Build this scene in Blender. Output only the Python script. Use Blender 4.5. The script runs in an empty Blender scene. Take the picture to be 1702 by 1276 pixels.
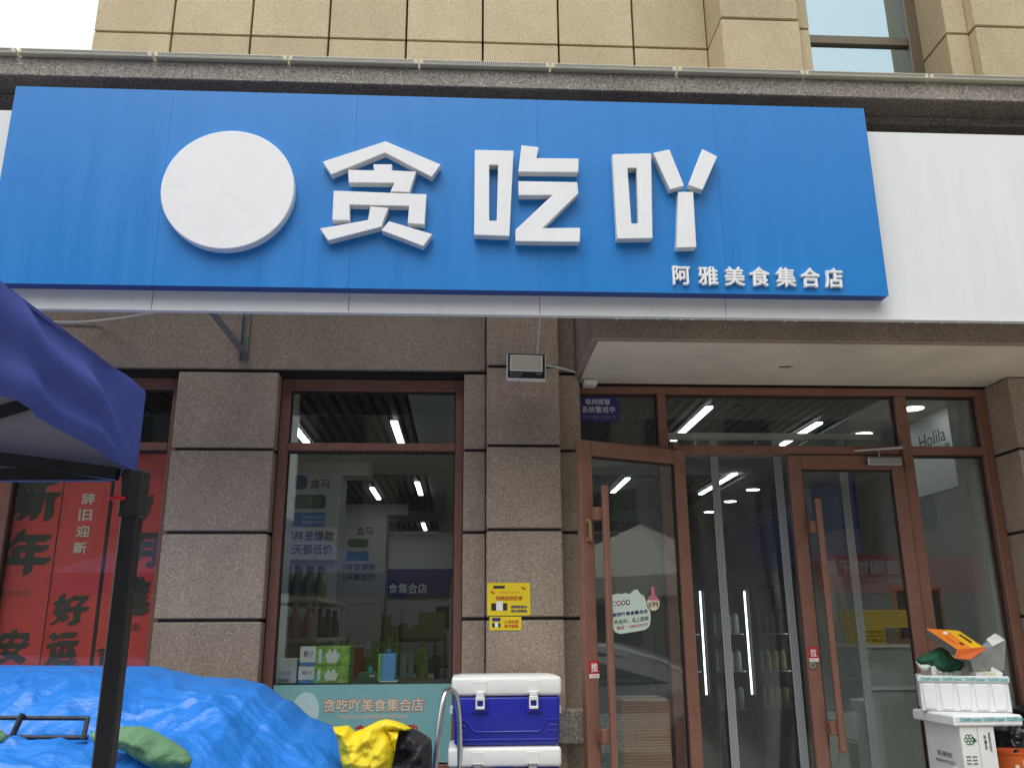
import bpy, bmesh, math, random
from mathutils import Vector, Matrix, noise
random.seed(7)
R = math.radians
S = bpy.context.scene
COL = S.collection

# ------------------------------------------------------------------ camera
PITCH, YAW, ROLL, F, CX, CY, EYE = R(15.919), R(3.172), R(-0.365), 1449.7, 851.0, 638.0, 1.55
fw = Vector((math.sin(YAW)*math.cos(PITCH), math.cos(YAW)*math.cos(PITCH), math.sin(PITCH)))
rt0 = Vector((math.cos(YAW), -math.sin(YAW), 0)); up0 = rt0.cross(fw)
rt = rt0*math.cos(ROLL) + up0*math.sin(ROLL); up = up0*math.cos(ROLL) - rt0*math.sin(ROLL)
cd = bpy.data.cameras.new('camera'); cam = bpy.data.objects.new('camera', cd); COL.objects.link(cam)
cam.matrix_world = Matrix(((rt.x, up.x, -fw.x, 0), (rt.y, up.y, -fw.y, 0), (rt.z, up.z, -fw.z, EYE), (0, 0, 0, 1)))
cd.sensor_fit = 'HORIZONTAL'; cd.sensor_width = 36; cd.lens = 36*F/1702; cd.clip_end = 500; cd.clip_start = .05
S.camera = cam

# ------------------------------------------------------------------ sky, sun, exposure
SUN_EL, SUN_AZ = 62, 200          # azimuth measured clockwise from +Y (into the shop)
w = bpy.data.worlds.new('World'); S.world = w; w.use_nodes = True
nt = w.node_tree; nt.nodes.clear()
sky = nt.nodes.new('ShaderNodeTexSky'); sky.sky_type = 'NISHITA'; sky.sun_disc = False
sky.sun_elevation = R(SUN_EL); sky.sun_rotation = R(SUN_AZ); sky.air_density = 1.6; sky.dust_density = 6; sky.ozone_density = .6
bw = nt.nodes.new('ShaderNodeRGBToBW'); mx = nt.nodes.new('ShaderNodeMix'); mx.data_type = 'RGBA'
mx.inputs['Factor'].default_value = .9
tint = nt.nodes.new('ShaderNodeMix'); tint.data_type = 'RGBA'; tint.blend_type = 'MULTIPLY'; tint.inputs['Factor'].default_value = 1
tint.inputs['B'].default_value = (.97, 1, 1.03, 1)
flat = nt.nodes.new('ShaderNodeMix'); flat.data_type = 'RGBA'; flat.inputs['Factor'].default_value = .65      # even cloud cover
flat.inputs['B'].default_value = (5.4, 5.55, 5.7, 1)
bg = nt.nodes.new('ShaderNodeBackground'); bg.inputs['Strength'].default_value = .15
wo = nt.nodes.new('ShaderNodeOutputWorld')
nt.links.new(sky.outputs[0], bw.inputs[0]); nt.links.new(sky.outputs[0], mx.inputs['A']); nt.links.new(bw.outputs[0], mx.inputs['B'])
nt.links.new(mx.outputs['Result'], tint.inputs['A']); nt.links.new(tint.outputs['Result'], flat.inputs['A']); nt.links.new(flat.outputs['Result'], bg.inputs['Color']); nt.links.new(bg.outputs[0], wo.inputs[0])
sl = bpy.data.lights.new('sun', 'SUN'); sl.energy = .7; sl.angle = R(40); sl.color = (1, .985, .96)
so = bpy.data.objects.new('sun', sl); COL.objects.link(so)
sd = Vector((math.sin(R(SUN_AZ))*math.cos(R(SUN_EL)), math.cos(R(SUN_AZ))*math.cos(R(SUN_EL)), math.sin(R(SUN_EL))))
so.rotation_euler = sd.to_track_quat('Z', 'Y').to_euler(); so.location = sd*30
S.view_settings.view_transform = 'Standard'; S.view_settings.look = 'None'; S.view_settings.gamma = 1
S.view_settings.exposure = .85
S.cycles.use_denoising = True; S.cycles.max_bounces = 8; S.cycles.transparent_max_bounces = 24
S.cycles.caustics_reflective = False; S.cycles.caustics_refractive = False

# ------------------------------------------------------------------ pixel -> place helpers
def ray(u, v): return rt*((u-CX)/F) - up*((v-CY)/F) + fw
EYEP = Vector((0, 0, EYE))
def at(u, v, Y): d = ray(u, v); return EYEP + d*(Y/d.y)
def px(p): d = Vector(p)-EYEP; return CX+F*d.dot(rt)/d.dot(fw)
def atx(u, v, X): d = ray(u, v); return EYEP + d*(X/d.x)
def atz(u, v, Z): d = ray(u, v); return EYEP + d*((Z-EYE)/d.z)

# ------------------------------------------------------------------ mesh helpers
class MB:
    def __init__(s, M=None): s.v = []; s.f = []; s.M = M
    def add(s, vs, fs):
        b = len(s.v)
        s.v += [tuple(s.M @ Vector(p)) if s.M else tuple(p) for p in vs]
        s.f += [tuple(b+i for i in q) for q in fs]; return s
    def box(s, x0, x1, y0, y1, z0, z1):
        return s.add([(x, y, z) for z in (z0, z1) for y in (y0, y1) for x in (x0, x1)],
                     [(0, 2, 3, 1), (4, 5, 7, 6), (0, 1, 5, 4), (2, 6, 7, 3), (0, 4, 6, 2), (1, 3, 7, 5)])
    def prism(s, poly, y0, y1):                       # poly of (x,z) seen from -Y; y0 nearer
        a = sum(poly[i][0]*poly[(i+1) % len(poly)][1]-poly[(i+1) % len(poly)][0]*poly[i][1] for i in range(len(poly)))
        if a < 0: poly = poly[::-1]
        n = len(poly)
        vs = [(x, y0, z) for x, z in poly]+[(x, y1, z) for x, z in poly]
        return s.add(vs, [tuple(range(n)), tuple(range(2*n-1, n-1, -1))]+[(i, i+n, (i+1) % n+n, (i+1) % n) for i in range(n)])
    def ring(s, o, q, y0, y1):                        # outer/inner loops, same count, (x,z)
        n = len(o); vs = [(x, y0, z) for x, z in o]+[(x, y0, z) for x, z in q]+[(x, y1, z) for x, z in o]+[(x, y1, z) for x, z in q]
        fs = []
        for i in range(n):
            j = (i+1) % n
            fs += [(i, j, j+n, i+n), (i+2*n, i+3*n, j+3*n, j+2*n), (i, i+2*n, j+2*n, j), (i+n, j+n, j+3*n, i+3*n)]
        return s.add(vs, fs)
    def tube(s, pts, r, n=10, cap=True):
        pts = [Vector(p) for p in pts]; rings = []
        rs = r if isinstance(r, (list, tuple)) else [r]*len(pts)
        prev = None
        for i, p in enumerate(pts):
            t = (pts[min(i+1, len(pts)-1)]-pts[max(i-1, 0)]).normalized()
            if prev is None: a = t.orthogonal().normalized()
            else:
                a = prev-t*prev.dot(t); a.normalize()
            prev = a; b = t.cross(a)
            rings.append([p+(a*math.cos(k*2*math.pi/n)+b*math.sin(k*2*math.pi/n))*rs[i] for k in range(n)])
        vs = [q for g in rings for q in g]; fs = []
        for i in range(len(rings)-1):
            for k in range(n): fs.append((i*n+k, i*n+(k+1) % n, (i+1)*n+(k+1) % n, (i+1)*n+k))
        if cap: fs += [tuple(range(n-1, -1, -1)), tuple(range((len(rings)-1)*n, len(rings)*n))]
        return s.add(vs, fs)
    def lathe(s, prof, c, n=16, axis='Z'):            # prof (r,h)
        vs = []; fs = []
        for r, h in prof:
            for k in range(n):
                a = k*2*math.pi/n
                x, y, z = r*math.cos(a), r*math.sin(a), h
                if axis == 'Y': x, y, z = x, h, y
                if axis == 'X': x, y, z = h, x, y
                vs.append((c[0]+x, c[1]+y, c[2]+z))
        m = len(prof)
        for i in range(m-1):
            for k in range(n): fs.append((i*n+k, i*n+(k+1) % n, (i+1)*n+(k+1) % n, (i+1)*n+k))
        fs += [tuple(range(n-1, -1, -1)), tuple(range((m-1)*n, m*n))]
        return s.add(vs, fs)
    def grid(s, fn, nu, nv, close=False):
        vs = [fn(i/nu, j/nv) for j in range(nv+1) for i in range(nu+1)]
        fs = [(j*(nu+1)+i, j*(nu+1)+i+1, (j+1)*(nu+1)+i+1, (j+1)*(nu+1)+i) for j in range(nv) for i in range(nu)]
        return s.add(vs, fs)
    def build(s, name, mat, parent=None, bev=0, smooth=False, fix=True, seg=1):
        me = bpy.data.meshes.new(name); me.from_pydata(s.v, [], s.f); me.update()
        if fix or bev:
            bm = bmesh.new(); bm.from_mesh(me)
            if fix: bmesh.ops.recalc_face_normals(bm, faces=bm.faces)
            if bev:
                es = [e for e in bm.edges if len(e.link_faces) == 2 and e.calc_face_angle(0) > .6]
                bmesh.ops.bevel(bm, geom=es, offset=bev, segments=seg, profile=.5, affect='EDGES', clamp_overlap=True)
            bm.to_mesh(me); bm.free()
        if smooth:
            me.polygons.foreach_set('use_smooth', [True]*len(me.polygons))
            if smooth != 2: me.set_sharp_from_angle(angle=R(38))
        return link(name, me, mat, parent)

def link(name, me, mat, parent=None):
    if mat is not None and not me.materials: me.materials.append(M[mat] if isinstance(mat, str) else mat)
    o = bpy.data.objects.new(name, me); COL.objects.link(o)
    if parent is not None: o.parent = parent
    return o
def tag(o, label=None, cat=None, group=None, kind=None):
    if label: o['label'] = label
    if cat: o['category'] = cat
    if group: o['group'] = group
    if kind: o['kind'] = kind
    return o
def thing(name, label, cat, group=None):
    o = bpy.data.objects.new(name, None); o.empty_display_size = .1; COL.objects.link(o)
    return tag(o, label, cat, group)
def bx(name, mat, parent, x0, x1, y0, y1, z0, z1, bev=0, seg=1, smooth=False):
    return MB().box(x0, x1, y0, y1, z0, z1).build(name, mat, parent, bev, smooth=smooth, seg=seg)
def copy_tree(o, d, parent=None):
    c = o.copy(); COL.objects.link(c)
    if parent is None: c.location = Vector(o.location)+Vector(d)
    else: c.parent = parent
    for ch in list(o.children): copy_tree(ch, d, c)
    return c

_tc = {}
def text_mesh(body, bold=0.0, extrude=0.0):
    if bold:
        if (body, bold, extrude > 0, 'b') in _tc: return _tc[(body, bold, extrude > 0, 'b')]
        vs, fs = text_mesh(body, 0, extrude); n = max(1, len(body)); V_ = []; F_ = []
        nib = bold < 0; bb = abs(bold)*.8; k = 0
        for dx, dz in [(q_/5, q_/5*.75+.10*(q_ % 2)) for q_ in range(-5, 6)] if nib else ((0, 0), (1, 0), (-1, 0), (0, 1), (0, -1), (.75, .75), (-.75, .75), (.75, -.75), (-.75, -.75)):
            b0 = len(V_); k += 1
            V_ += [(u*(1-2*bb/n)+bb/n+dx*bb/n, v*(1-2*bb)+bb+dz*bb, (d*(1-.012*k) if extrude > 0 else k*.0001)) for u, v, d in vs]; F_ += [tuple(i+b0 for i in f) for f in fs]
        _tc[(body, bold, extrude > 0, 'b')] = (V_, F_); return V_, F_
    k = (body, bold, extrude > 0)
    if k not in _tc:
        c = bpy.data.curves.new('lettering', 'FONT'); c.body = body; c.size = 1; c.resolution_u = 3
        c.extrude = .5 if extrude > 0 else 0
        o = bpy.data.objects.new('lettering', c); COL.objects.link(o)
        dg = bpy.context.evaluated_depsgraph_get()
        me = bpy.data.meshes.new_from_object(o.evaluated_get(dg))
        vs = [v.co.copy() for v in me.vertices]; fs = [tuple(p.vertices) for p in me.polygons]
        bpy.data.objects.remove(o); bpy.data.curves.remove(c); bpy.data.meshes.remove(me)
        x0, x1 = min(v.x for v in vs), max(v.x for v in vs); y0, y1 = min(v.y for v in vs), max(v.y for v in vs)
        zz = [v.z for v in vs]; z0, z1 = min(zz), max(zz)
        _tc[k] = ([((v.x-x0)/(x1-x0), (v.y-y0)/(y1-y0), (v.z-z0)/(z1-z0) if z1 > z0 else 0) for v in vs], fs)
    return _tc[k]
def txt(name, body, mat, parent, x0, x1, z0, z1, Y, depth=0.0, bold=0.0, T=None, shear=0.0):
    """lettering filling the box x0..x1, z0..z1 on the plane y=Y, facing -Y"""
    vs, fs = text_mesh(body, bold, depth)
    b = MB(T)
    b.add([(x0+u*(x1-x0)+shear*(v-.5)*(z1-z0), Y-(d*depth if depth else d), z0+v*(z1-z0)) for u, v, d in vs], fs)
    return b.build(name, mat, parent, fix=depth > 0)
def ptxt(name, body, mat, parent, u0, v0, u1, v1, Y, depth=0.0, bold=0.0):
    a = at(u0, v1, Y); b = at(u1, v0, Y); c = at(u0, v0, Y); d = at(u1, v1, Y)
    return txt(name, body, mat, parent, (a.x+c.x)/2, (b.x+d.x)/2, (a.z+d.z)/2, (b.z+c.z)/2, Y, depth, bold)

# ------------------------------------------------------------------ materials
M = {}
def mat(name, col, rough=.6, metal=0, spec=.5, var=0, vscale=8, bump=0, bscale=40, stretch=None, coat=0, emit=None, rvar=0, trans=0, sheen=0):
    m = bpy.data.materials.new(name); m.use_nodes = True; N = m.node_tree.nodes; L = m.node_tree.links
    p = N['Principled BSDF']; p.inputs['Base Color'].default_value = (*col, 1); p.inputs['Roughness'].default_value = rough
    p.inputs['Metallic'].default_value = metal; p.inputs['Specular IOR Level'].default_value = spec
    if coat: p.inputs['Coat Weight'].default_value = coat; p.inputs['Coat Roughness'].default_value = .15
    if sheen: p.inputs['Sheen Weight'].default_value = sheen
    if trans:
        p.inputs['Transmission Weight'].default_value = trans
    if emit: p.inputs['Emission Color'].default_value = (*emit[:3], 1); p.inputs['Emission Strength'].default_value = emit[3]
    if var or bump or rvar:
        g = N.new('ShaderNodeNewGeometry'); mp = N.new('ShaderNodeMapping'); L.new(g.outputs['Position'], mp.inputs[0])
        if stretch: mp.inputs['Scale'].default_value = stretch
        if var or rvar:
            n = N.new('ShaderNodeTexNoise'); n.inputs['Scale'].default_value = vscale; n.inputs['Detail'].default_value = 6; n.inputs['Roughness'].default_value = .65
            L.new(mp.outputs[0], n.inputs[0])
            if var:
                r = N.new('ShaderNodeValToRGB'); r.color_ramp.elements[0].position = .3; r.color_ramp.elements[1].position = .7
                r.color_ramp.elements[0].color = (*[c*(1-var) for c in col], 1); r.color_ramp.elements[1].color = (*[min(1, c*(1+var)) for c in col], 1)
                L.new(n.outputs[0], r.inputs[0]); L.new(r.outputs[0], p.inputs['Base Color'])
            if rvar:
                q = N.new('ShaderNodeMapRange'); q.inputs['To Min'].default_value = max(.03, rough-rvar); q.inputs['To Max'].default_value = min(1, rough+rvar)
                q.inputs['From Min'].default_value = .3; q.inputs['From Max'].default_value = .7
                L.new(n.outputs[0], q.inputs[0]); L.new(q.outputs[0], p.inputs['Roughness'])
        if bump:
            n2 = N.new('ShaderNodeTexNoise'); n2.inputs['Scale'].default_value = bscale; n2.inputs['Detail'].default_value = 5
            L.new(mp.outputs[0], n2.inputs[0]); bp = N.new('ShaderNodeBump'); bp.inputs['Strength'].default_value = bump; bp.inputs['Distance'].default_value = .01
            L.new(n2.outputs[0], bp.inputs['Height']); L.new(bp.outputs[0], p.inputs['Normal'])
    M[name] = m; return m

def stone(name, base, dark, light, scale, bump=.3, stain=.12, lightamt=.86):
    m = bpy.data.materials.new(name); m.use_nodes = True; N = m.node_tree.nodes; L = m.node_tree.links; p = N['Principled BSDF']
    g = N.new('ShaderNodeNewGeometry')
    v = N.new('ShaderNodeTexVoronoi'); v.inputs['Scale'].default_value = scale; L.new(g.outputs['Position'], v.inputs['Vector'])
    sep = N.new('ShaderNodeSeparateColor'); L.new(v.outputs['Color'], sep.inputs[0])
    r = N.new('ShaderNodeValToRGB'); cr = r.color_ramp; cr.interpolation = 'CONSTANT'
    cr.elements[0].position = 0; cr.elements[0].color = (*dark, 1); cr.elements[1].position = .2; cr.elements[1].color = (*base, 1)
    e = cr.elements.new(.62); e.color = (*[b*1.18 for b in base], 1); e = cr.elements.new(lightamt); e.color = (*[(b+l)/2 for b, l in zip(base, light)], 1); e = cr.elements.new(.965); e.color = (*light, 1)
    L.new(sep.outputs[0], r.inputs[0])
    n = N.new('ShaderNodeTexNoise'); n.inputs['Scale'].default_value = 2.2; n.inputs['Detail'].default_value = 7; n.inputs['Roughness'].default_value = .7
    mp = N.new('ShaderNodeMapping'); mp.inputs['Scale'].default_value = (1, 1, .45); L.new(g.outputs['Position'], mp.inputs[0]); L.new(mp.outputs[0], n.inputs[0])
    mr = N.new('ShaderNodeMapRange'); mr.inputs['From Min'].default_value = .3; mr.inputs['From Max'].default_value = .7
    mr.inputs['To Min'].default_value = 1-stain; mr.inputs['To Max'].default_value = 1+stain*.7; L.new(n.outputs[0], mr.inputs[0])
    oi = N.new('ShaderNodeObjectInfo'); mo = N.new('ShaderNodeMapRange'); mo.inputs['To Min'].default_value = .91; mo.inputs['To Max'].default_value = 1.07; L.new(oi.outputs['Random'], mo.inputs[0])
    mu = N.new('ShaderNodeMath'); mu.operation = 'MULTIPLY'; L.new(mr.outputs[0], mu.inputs[0]); L.new(mo.outputs[0], mu.inputs[1])
    mm = N.new('ShaderNodeVectorMath'); mm.operation = 'SCALE'; L.new(r.outputs[0], mm.inputs[0]); L.new(mu.outputs[0], mm.inputs['Scale'])
    L.new(mm.outputs[0], p.inputs['Base Color']); p.inputs['Roughness'].default_value = .62; p.inputs['Specular IOR Level'].default_value = .4
    n2 = N.new('ShaderNodeTexNoise'); n2.inputs['Scale'].default_value = scale*1.4; n2.inputs['Detail'].default_value = 3; L.new(g.outputs['Position'], n2.inputs[0])
    b = N.new('ShaderNodeBump'); b.inputs['Strength'].default_value = bump; b.inputs['Distance'].default_value = .006
    L.new(n2.outputs[0], b.inputs['Height']); L.new(b.outputs[0], p.inputs['Normal'])
    M[name] = m
stone('granite', (.355, .275, .210), (.255, .195, .150), (.60, .51, .41), 210, .20, .18, .90)
stone('tan_stone', (.50, .405, .25), (.43, .345, .205), (.58, .475, .30), 210, .35, .16)
stone('cornice_stone', (.27, .235, .195), (.15, .13, .11), (.52, .48, .42), 140, .35, .2)
mat('joint', (.018, .015, .014), .9)
mat('core', (.05, .045, .04), .9)

def glass(name, tint, refl=.05, rough=0.0, haze=0.0, gc=(.97, 1, .99)):
    m = bpy.data.materials.new(name); m.use_nodes = True; N = m.node_tree.nodes; L = m.node_tree.links; N.clear()
    o = N.new('ShaderNodeOutputMaterial'); t = N.new('ShaderNodeBsdfTransparent'); t.inputs[0].default_value = (*tint, 1)
    g = N.new('ShaderNodeBsdfGlossy'); g.inputs['Roughness'].default_value = rough; g.inputs[0].default_value = (*gc, 1)
    lw = N.new('ShaderNodeLayerWeight'); lw.inputs[0].default_value = .5
    pw = N.new('ShaderNodeMath'); pw.operation = 'POWER'; pw.inputs[1].default_value = 4.5; L.new(lw.outputs['Facing'], pw.inputs[0])
    ma = N.new('ShaderNodeMath'); ma.operation = 'MULTIPLY_ADD'; ma.inputs[1].default_value = 1-refl; ma.inputs[2].default_value = refl; L.new(pw.outputs[0], ma.inputs[0])
    mi = N.new('ShaderNodeMixShader'); L.new(ma.outputs[0], mi.inputs[0]); L.new(t.outputs[0], mi.inputs[1]); L.new(g.outputs[0], mi.inputs[2])
    last = mi
    if haze:
        d = N.new('ShaderNodeBsdfDiffuse'); d.inputs[0].default_value = (.7, .75, .75, 1)
        m2 = N.new('ShaderNodeMixShader'); m2.inputs[0].default_value = haze; L.new(mi.outputs[0], m2.inputs[1]); L.new(d.outputs[0], m2.inputs[2]); last = m2
    L.new(last.outputs[0], o.inputs[0]); M[name] = m
glass('shop_glass', (.93, .96, .94), .034, 0, .003)
glass('door_glass', (.93, .96, .94), .060, 0, .006)
glass('upper_glass', (.20, .27, .29), .50, .02, .02, (.70, .90, .96))
glass('clear_plastic', (.88, .91, .92), .08, .12, .05)
glass('clear_pack', (.86, .86, .87), .12, .12, .20)

mat('sign_blue', (.010, .205, .58), .33, spec=.5, var=.045, vscale=2.2, rvar=.07, stretch=(5, 1, .35))
mat('sign_edge', (.012, .06, .27), .5)
mat('panel_white', (.79, .80, .78), .38, var=.035, vscale=2.2, stretch=(4, 1, .4), rvar=.08)
mat('letter_white', (.84, .84, .83), .42, var=.03, vscale=6)
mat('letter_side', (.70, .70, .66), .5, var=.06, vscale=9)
mat('frame_brown', (.235, .112, .078), .40, var=.12, vscale=9, rvar=.08)
mat('frame_dark', (.03, .018, .016), .5)
mat('soffit_paint', (.74, .65, .53), .8, var=.12, vscale=2.6)
mat('light_strip', (.62, .59, .44), .5, var=.06, vscale=20)
mat('light_lens', (.60, .59, .48), .4)
mat('frame_upper', (.16, .135, .095), .4, metal=.5)
mat('galv', (.30, .33, .32), .45, metal=.7, var=.15, vscale=15)
mat('cable_white', (.72, .72, .68), .5)
mat('black_plastic', (.016, .017, .018), .42)
mat('black_paint', (.012, .013, .016), .38, var=.2, vscale=12)
mat('black_worn', (.02, .02, .022), .45, var=.5, vscale=60, bump=.3, bscale=120)
mat('white_plastic', (.78, .78, .75), .4, var=.03, vscale=8)
mat('reflector', (.62, .58, .47), .35)
for nm, c_, f_ in (('tent_blue', (.075, .11, .45), .30), ('tent_lining', (.62, .62, .64), .45)):
    m = mat(nm, c_, .55, var=.12, vscale=5, bump=.12, bscale=30); N = m.node_tree.nodes; L = m.node_tree.links
    t_ = N.new('ShaderNodeBsdfTranslucent'); t_.inputs[0].default_value = (*[x*.8 for x in c_], 1); mi_ = N.new('ShaderNodeMixShader'); mi_.inputs[0].default_value = f_
    L.new(N['Principled BSDF'].outputs[0], mi_.inputs[1]); L.new(t_.outputs[0], mi_.inputs[2]); L.new(mi_.outputs[0], N['Material Output'].inputs[0])
mat('tarp_blue', (.020, .20, .66), .40, var=.10, vscale=7, bump=.55, bscale=30, rvar=.1, stretch=(1, 1.6, 1))
mat('sack_green', (.125, .26, .135), .8, var=.14, vscale=14, bump=.5, bscale=160)
mat('cooler_blue', (.016, .022, .34), .34, var=.10, vscale=14, rvar=.12)
mat('cooler_white', (.80, .79, .75), .42, var=.03, vscale=9)
mat('steel', (.56, .56, .55), .28, metal=1, var=.1, vscale=30)
mat('steel_dull', (.45, .45, .44), .42, metal=.9)
mat('brass', (.60, .42, .20), .3, metal=1)
mat('yellow_cloth', (.78, .60, .012), .62, var=.10, vscale=9, bump=.4, bscale=50)
mat('black_cloth', (.016, .016, .018), .6, var=.3, vscale=12, bump=.5, bscale=40)
mat('foam', (.82, .83, .82), .7, var=.03, vscale=14, bump=.25, bscale=220)
mat('tape_green', (.02, .36, .36), .35)
mat('tape_pale', (.62, .74, .72), .3)
mat('carton_white', (.74, .74, .71), .6, var=.03, vscale=7)
mat('carton_grey', (.56, .56, .56), .6, var=.05, vscale=7)
mat('ink_black', (.02, .02, .022), .6)
mat('ink_grey', (.22, .22, .22), .6)
mat('ink_blue', (.025, .035, .16), .6)
mat('ink_navy', (.02, .025, .10), .6)
mat('ink_red', (.55, .03, .025), .6)
mat('ink_orange', (.62, .10, .02), .6)
mat('ink_green', (.03, .12, .05), .6)
mat('ink_white', (.80, .80, .78), .6)
mat('ink_cream', (.80, .72, .52), .6)
mat('ink_peach', (.80, .58, .42), .6)
mat('orange_box', (.80, .23, .02), .4, var=.06, vscale=8)
mat('yellow_box', (.80, .48, .015), .4)
mat('mesh_green', (.012, .10, .05), .7, var=.35, vscale=60, bump=.8, bscale=140)
mat('bag_black', (.01, .01, .011), .28, bump=.9, bscale=14)
mat('bucket_orange', (.66, .13, .02), .4, var=.1, vscale=9)
mat('poster_red', (.80, .072, .052), .45, var=.08, vscale=3)
mat('poster_ink', (.055, .048, .028), .6)
mat('film_teal', (.24, .50, .48), .45, var=.06, vscale=2.5)
mat('film_pale', (.55, .74, .72), .5)
mat('notice_yellow', (.82, .62, .02), .4)
mat('alarm_blue', (.028, .04, .20), .45)
mat('sticker_red', (.58, .012, .02), .4)
mat('sticker_pale', (.62, .74, .64), .45)
mat('sticker_pink', (.60, .16, .24), .45)
mat('wall_white', (.50, .51, .48), .7, var=.03, vscale=2)
mat('ceiling_white', (.52, .53, .50), .8)
mat('slat_black', (.008, .008, .009), .6)
mat('ceiling_dark', (.24, .24, .245), .9)
mat('floor_tile', (.30, .29, .27), .3, var=.06, vscale=3)
mat('ground', (.35, .335, .31), .8, var=.15, vscale=1.3, bump=.2, bscale=30)
mat('asphalt', (.06, .06, .062), .85, var=.2, vscale=2)
mat('led', (.9, .95, 1), .5, emit=(.93, .97, 1, 5.0))
mat('led_soft', (.9, .95, 1), .5, emit=(.9, .96, 1, 2.2))
mat('shelf_white', (.68, .68, .66), .45)
mat('bottle_green', (.25, .32, .06), .2, coat=.5)
mat('bottle_cap', (.05, .03, .09), .4)
mat('bottle_pink', (.58, .28, .22), .2, coat=.5)
mat('bag_khaki', (.30, .26, .08), .5, bump=.5, bscale=30)
mat('box_yellow', (.66, .56, .03), .5, var=.1, vscale=12)
mat('drink_green', (.24, .42, .06), .5, var=.65, vscale=30)
mat('drink_blue', (.05, .20, .55), .5)
mat('box_darkgreen', (.02, .08, .035), .5)
mat('carton_skyblue', (.12, .36, .68), .45)
mat('banner_blue', (.018, .024, .17), .55)
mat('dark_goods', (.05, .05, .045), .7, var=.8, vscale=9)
mat('tray_copper', (.80, .34, .17), .34, var=.12, vscale=12)
mat('wire_blue', (.05, .22, .42), .5)
mat('crate_yellow', (.78, .54, .015), .45)
mat('counter_grey', (.40, .44, .40), .6, var=.06, vscale=4)
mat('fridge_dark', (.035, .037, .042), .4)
mat('curtain_band', (.40, .42, .42), .5, var=.05, vscale=40)
mat('car_silver', (.62, .63, .64), .25, metal=.4, coat=.6)
mat('opp_wall', (.26, .23, .175), .8, var=.08, vscale=.6)
mat('opp_wall_b', (.18, .18, .185), .8, var=.08, vscale=.6)
mat('opp_window', (.03, .035, .04), .15)
mat('opp_sign', (.58, .05, .055), .6)
mat('tent_white', (.55, .52, .47), .7)

# ------------------------------------------------------------------ ground and shop interior shell
g = MB().box(-90, 90, -90, 90, -.3, 0).build('pavement', 'ground'); tag(g, kind='structure')
g = MB().box(-90, 90, -19, -8, 0.0, .004).build('road', 'asphalt'); tag(g, kind='structure')
g = bx('shop_floor', 'floor_tile', None, -4, 4.3, 5.22, 14.6, .004, .15); tag(g, kind='structure')
CEIL = 3.15
ceil = bx('shop_ceiling', 'ceiling_dark', None, -4, 4.3, 5.22, 14.6, CEIL+.12, CEIL+.2); tag(ceil, kind='structure')
bays = [(5.45, 8.08), (9.08, 12.0), (13.1, 14.4)]
cols = ((-3.6, -.40), (.45, 3.0))
for x0, x1 in ((-4, -3.6), (-.40, .45), (3.0, 4.3)): bx('ceiling_board', 'ceiling_white', ceil, x0, x1, 5.22, 14.6, CEIL, CEIL+.119)
for x0, x1 in cols:
    for y0, y1 in ((5.22, 5.45), (8.08, 9.08), (12.0, 13.1), (14.4, 14.6)): bx('ceiling_board', 'ceiling_white', ceil, x0+.001, x1-.001, y0, y1, CEIL+.0005, CEIL+.118)
slat_me = {}
for x0, x1 in cols:
    for y0, y1 in bays:
        n = int((x1-x0)/.088)
        for i in range(n):
            k = (y0, y1)
            xc = x0+.05+i*(x1-x0-.1)/(n-1)
            if k not in slat_me:
                o = bx('slat', 'slat_black', ceil, -.022, .022, y0+.002, y1-.002, CEIL+.006, CEIL+.105); slat_me[k] = o.data
            else: o = link('slat', slat_me[k], None, ceil)
            o.location.x = xc
for x0, x1 in ((-1.66, -1.045), (-.055, .64), (3.165, 4.3)):
    lw_ = bx('shop_wall_front', 'ceiling_white', None, x0, x1, 5.205, 5.40, .15, CEIL-.001); tag(lw_, kind='structure')
w_l = bx('shop_wall_left', 'wall_white', None, -4.2, -4.0, 5.22, 14.6, 0, CEIL); tag(w_l, kind='structure')
w_r = bx('shop_wall_right', 'wall_white', None, 4.3, 4.5, 5.22, 14.6, 0, CEIL); tag(w_r, kind='structure')
w_b = bx('shop_wall_back', 'wall_white', None, -4.2, 4.5, 14.6, 14.8, 0, CEIL); tag(w_b, kind='structure')

# ------------------------------------------------------------------ the building
B = thing('shop_building', 'stone-clad building with tan tiled upper storey and granite shopfront', 'building')
DY, PY, GY = 5.0, 4.86, 5.1                  # pier face, pillar face, window and door plane
PX0, PX1 = .124, .545                        # pillar
core = MB()
core.box(-1.66, -1.12, DY+.012, 5.2, 0, 3.03).box(0.0, .635, DY+.012, 5.2, 0, 3.03).box(PX0+.01, PX1-.01, PY+.012, DY+.012, 0, 4.4)
core.box(-6, -3.35, DY+.012, 5.2, 0, 3.03).box(3.26, 6, PY+.012, 5.2, 0, 3.03).box(-6, 6.5, DY+.03, 5.2, 3.03, 4.45)
core.box(-1.12, 0, GY+.1, 5.2, 0, .82).box(-3.35, -1.66, GY+.1, 5.2, 0, .82)
core.box(-2.30, 8, 4.90, 5.2, 4.46, 9)
core.build('wall_core', 'joint', B)
ZJ = [0, .2, .675, 1.15, 1.625, 2.10, 2.575, 3.045]
def course(x0, x1, yf, yb, name='stone_panel', zs=ZJ, mat_='granite'):
    for a, b in zip(zs, zs[1:]):
        bx(name, mat_, B, x0, x1, yf, yb, a+.0085, b-.0085, .006)
course(-1.68, -1.10, DY, DY+.1)                      # left pier
course(-.008, PX0-.004, DY, DY+.1, zs=ZJ)             # pillar shoulders
course(PX1+.004, .683, DY, DY+.1, zs=ZJ)
course(PX0, PX1, PY, DY+.02, zs=ZJ+[3.9])             # pillar
course(-6, -3.36, DY, DY+.1)
course(3.25, 6, PY, DY+.24, zs=ZJ[:-1]+[3.015])       # right pier
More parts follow.
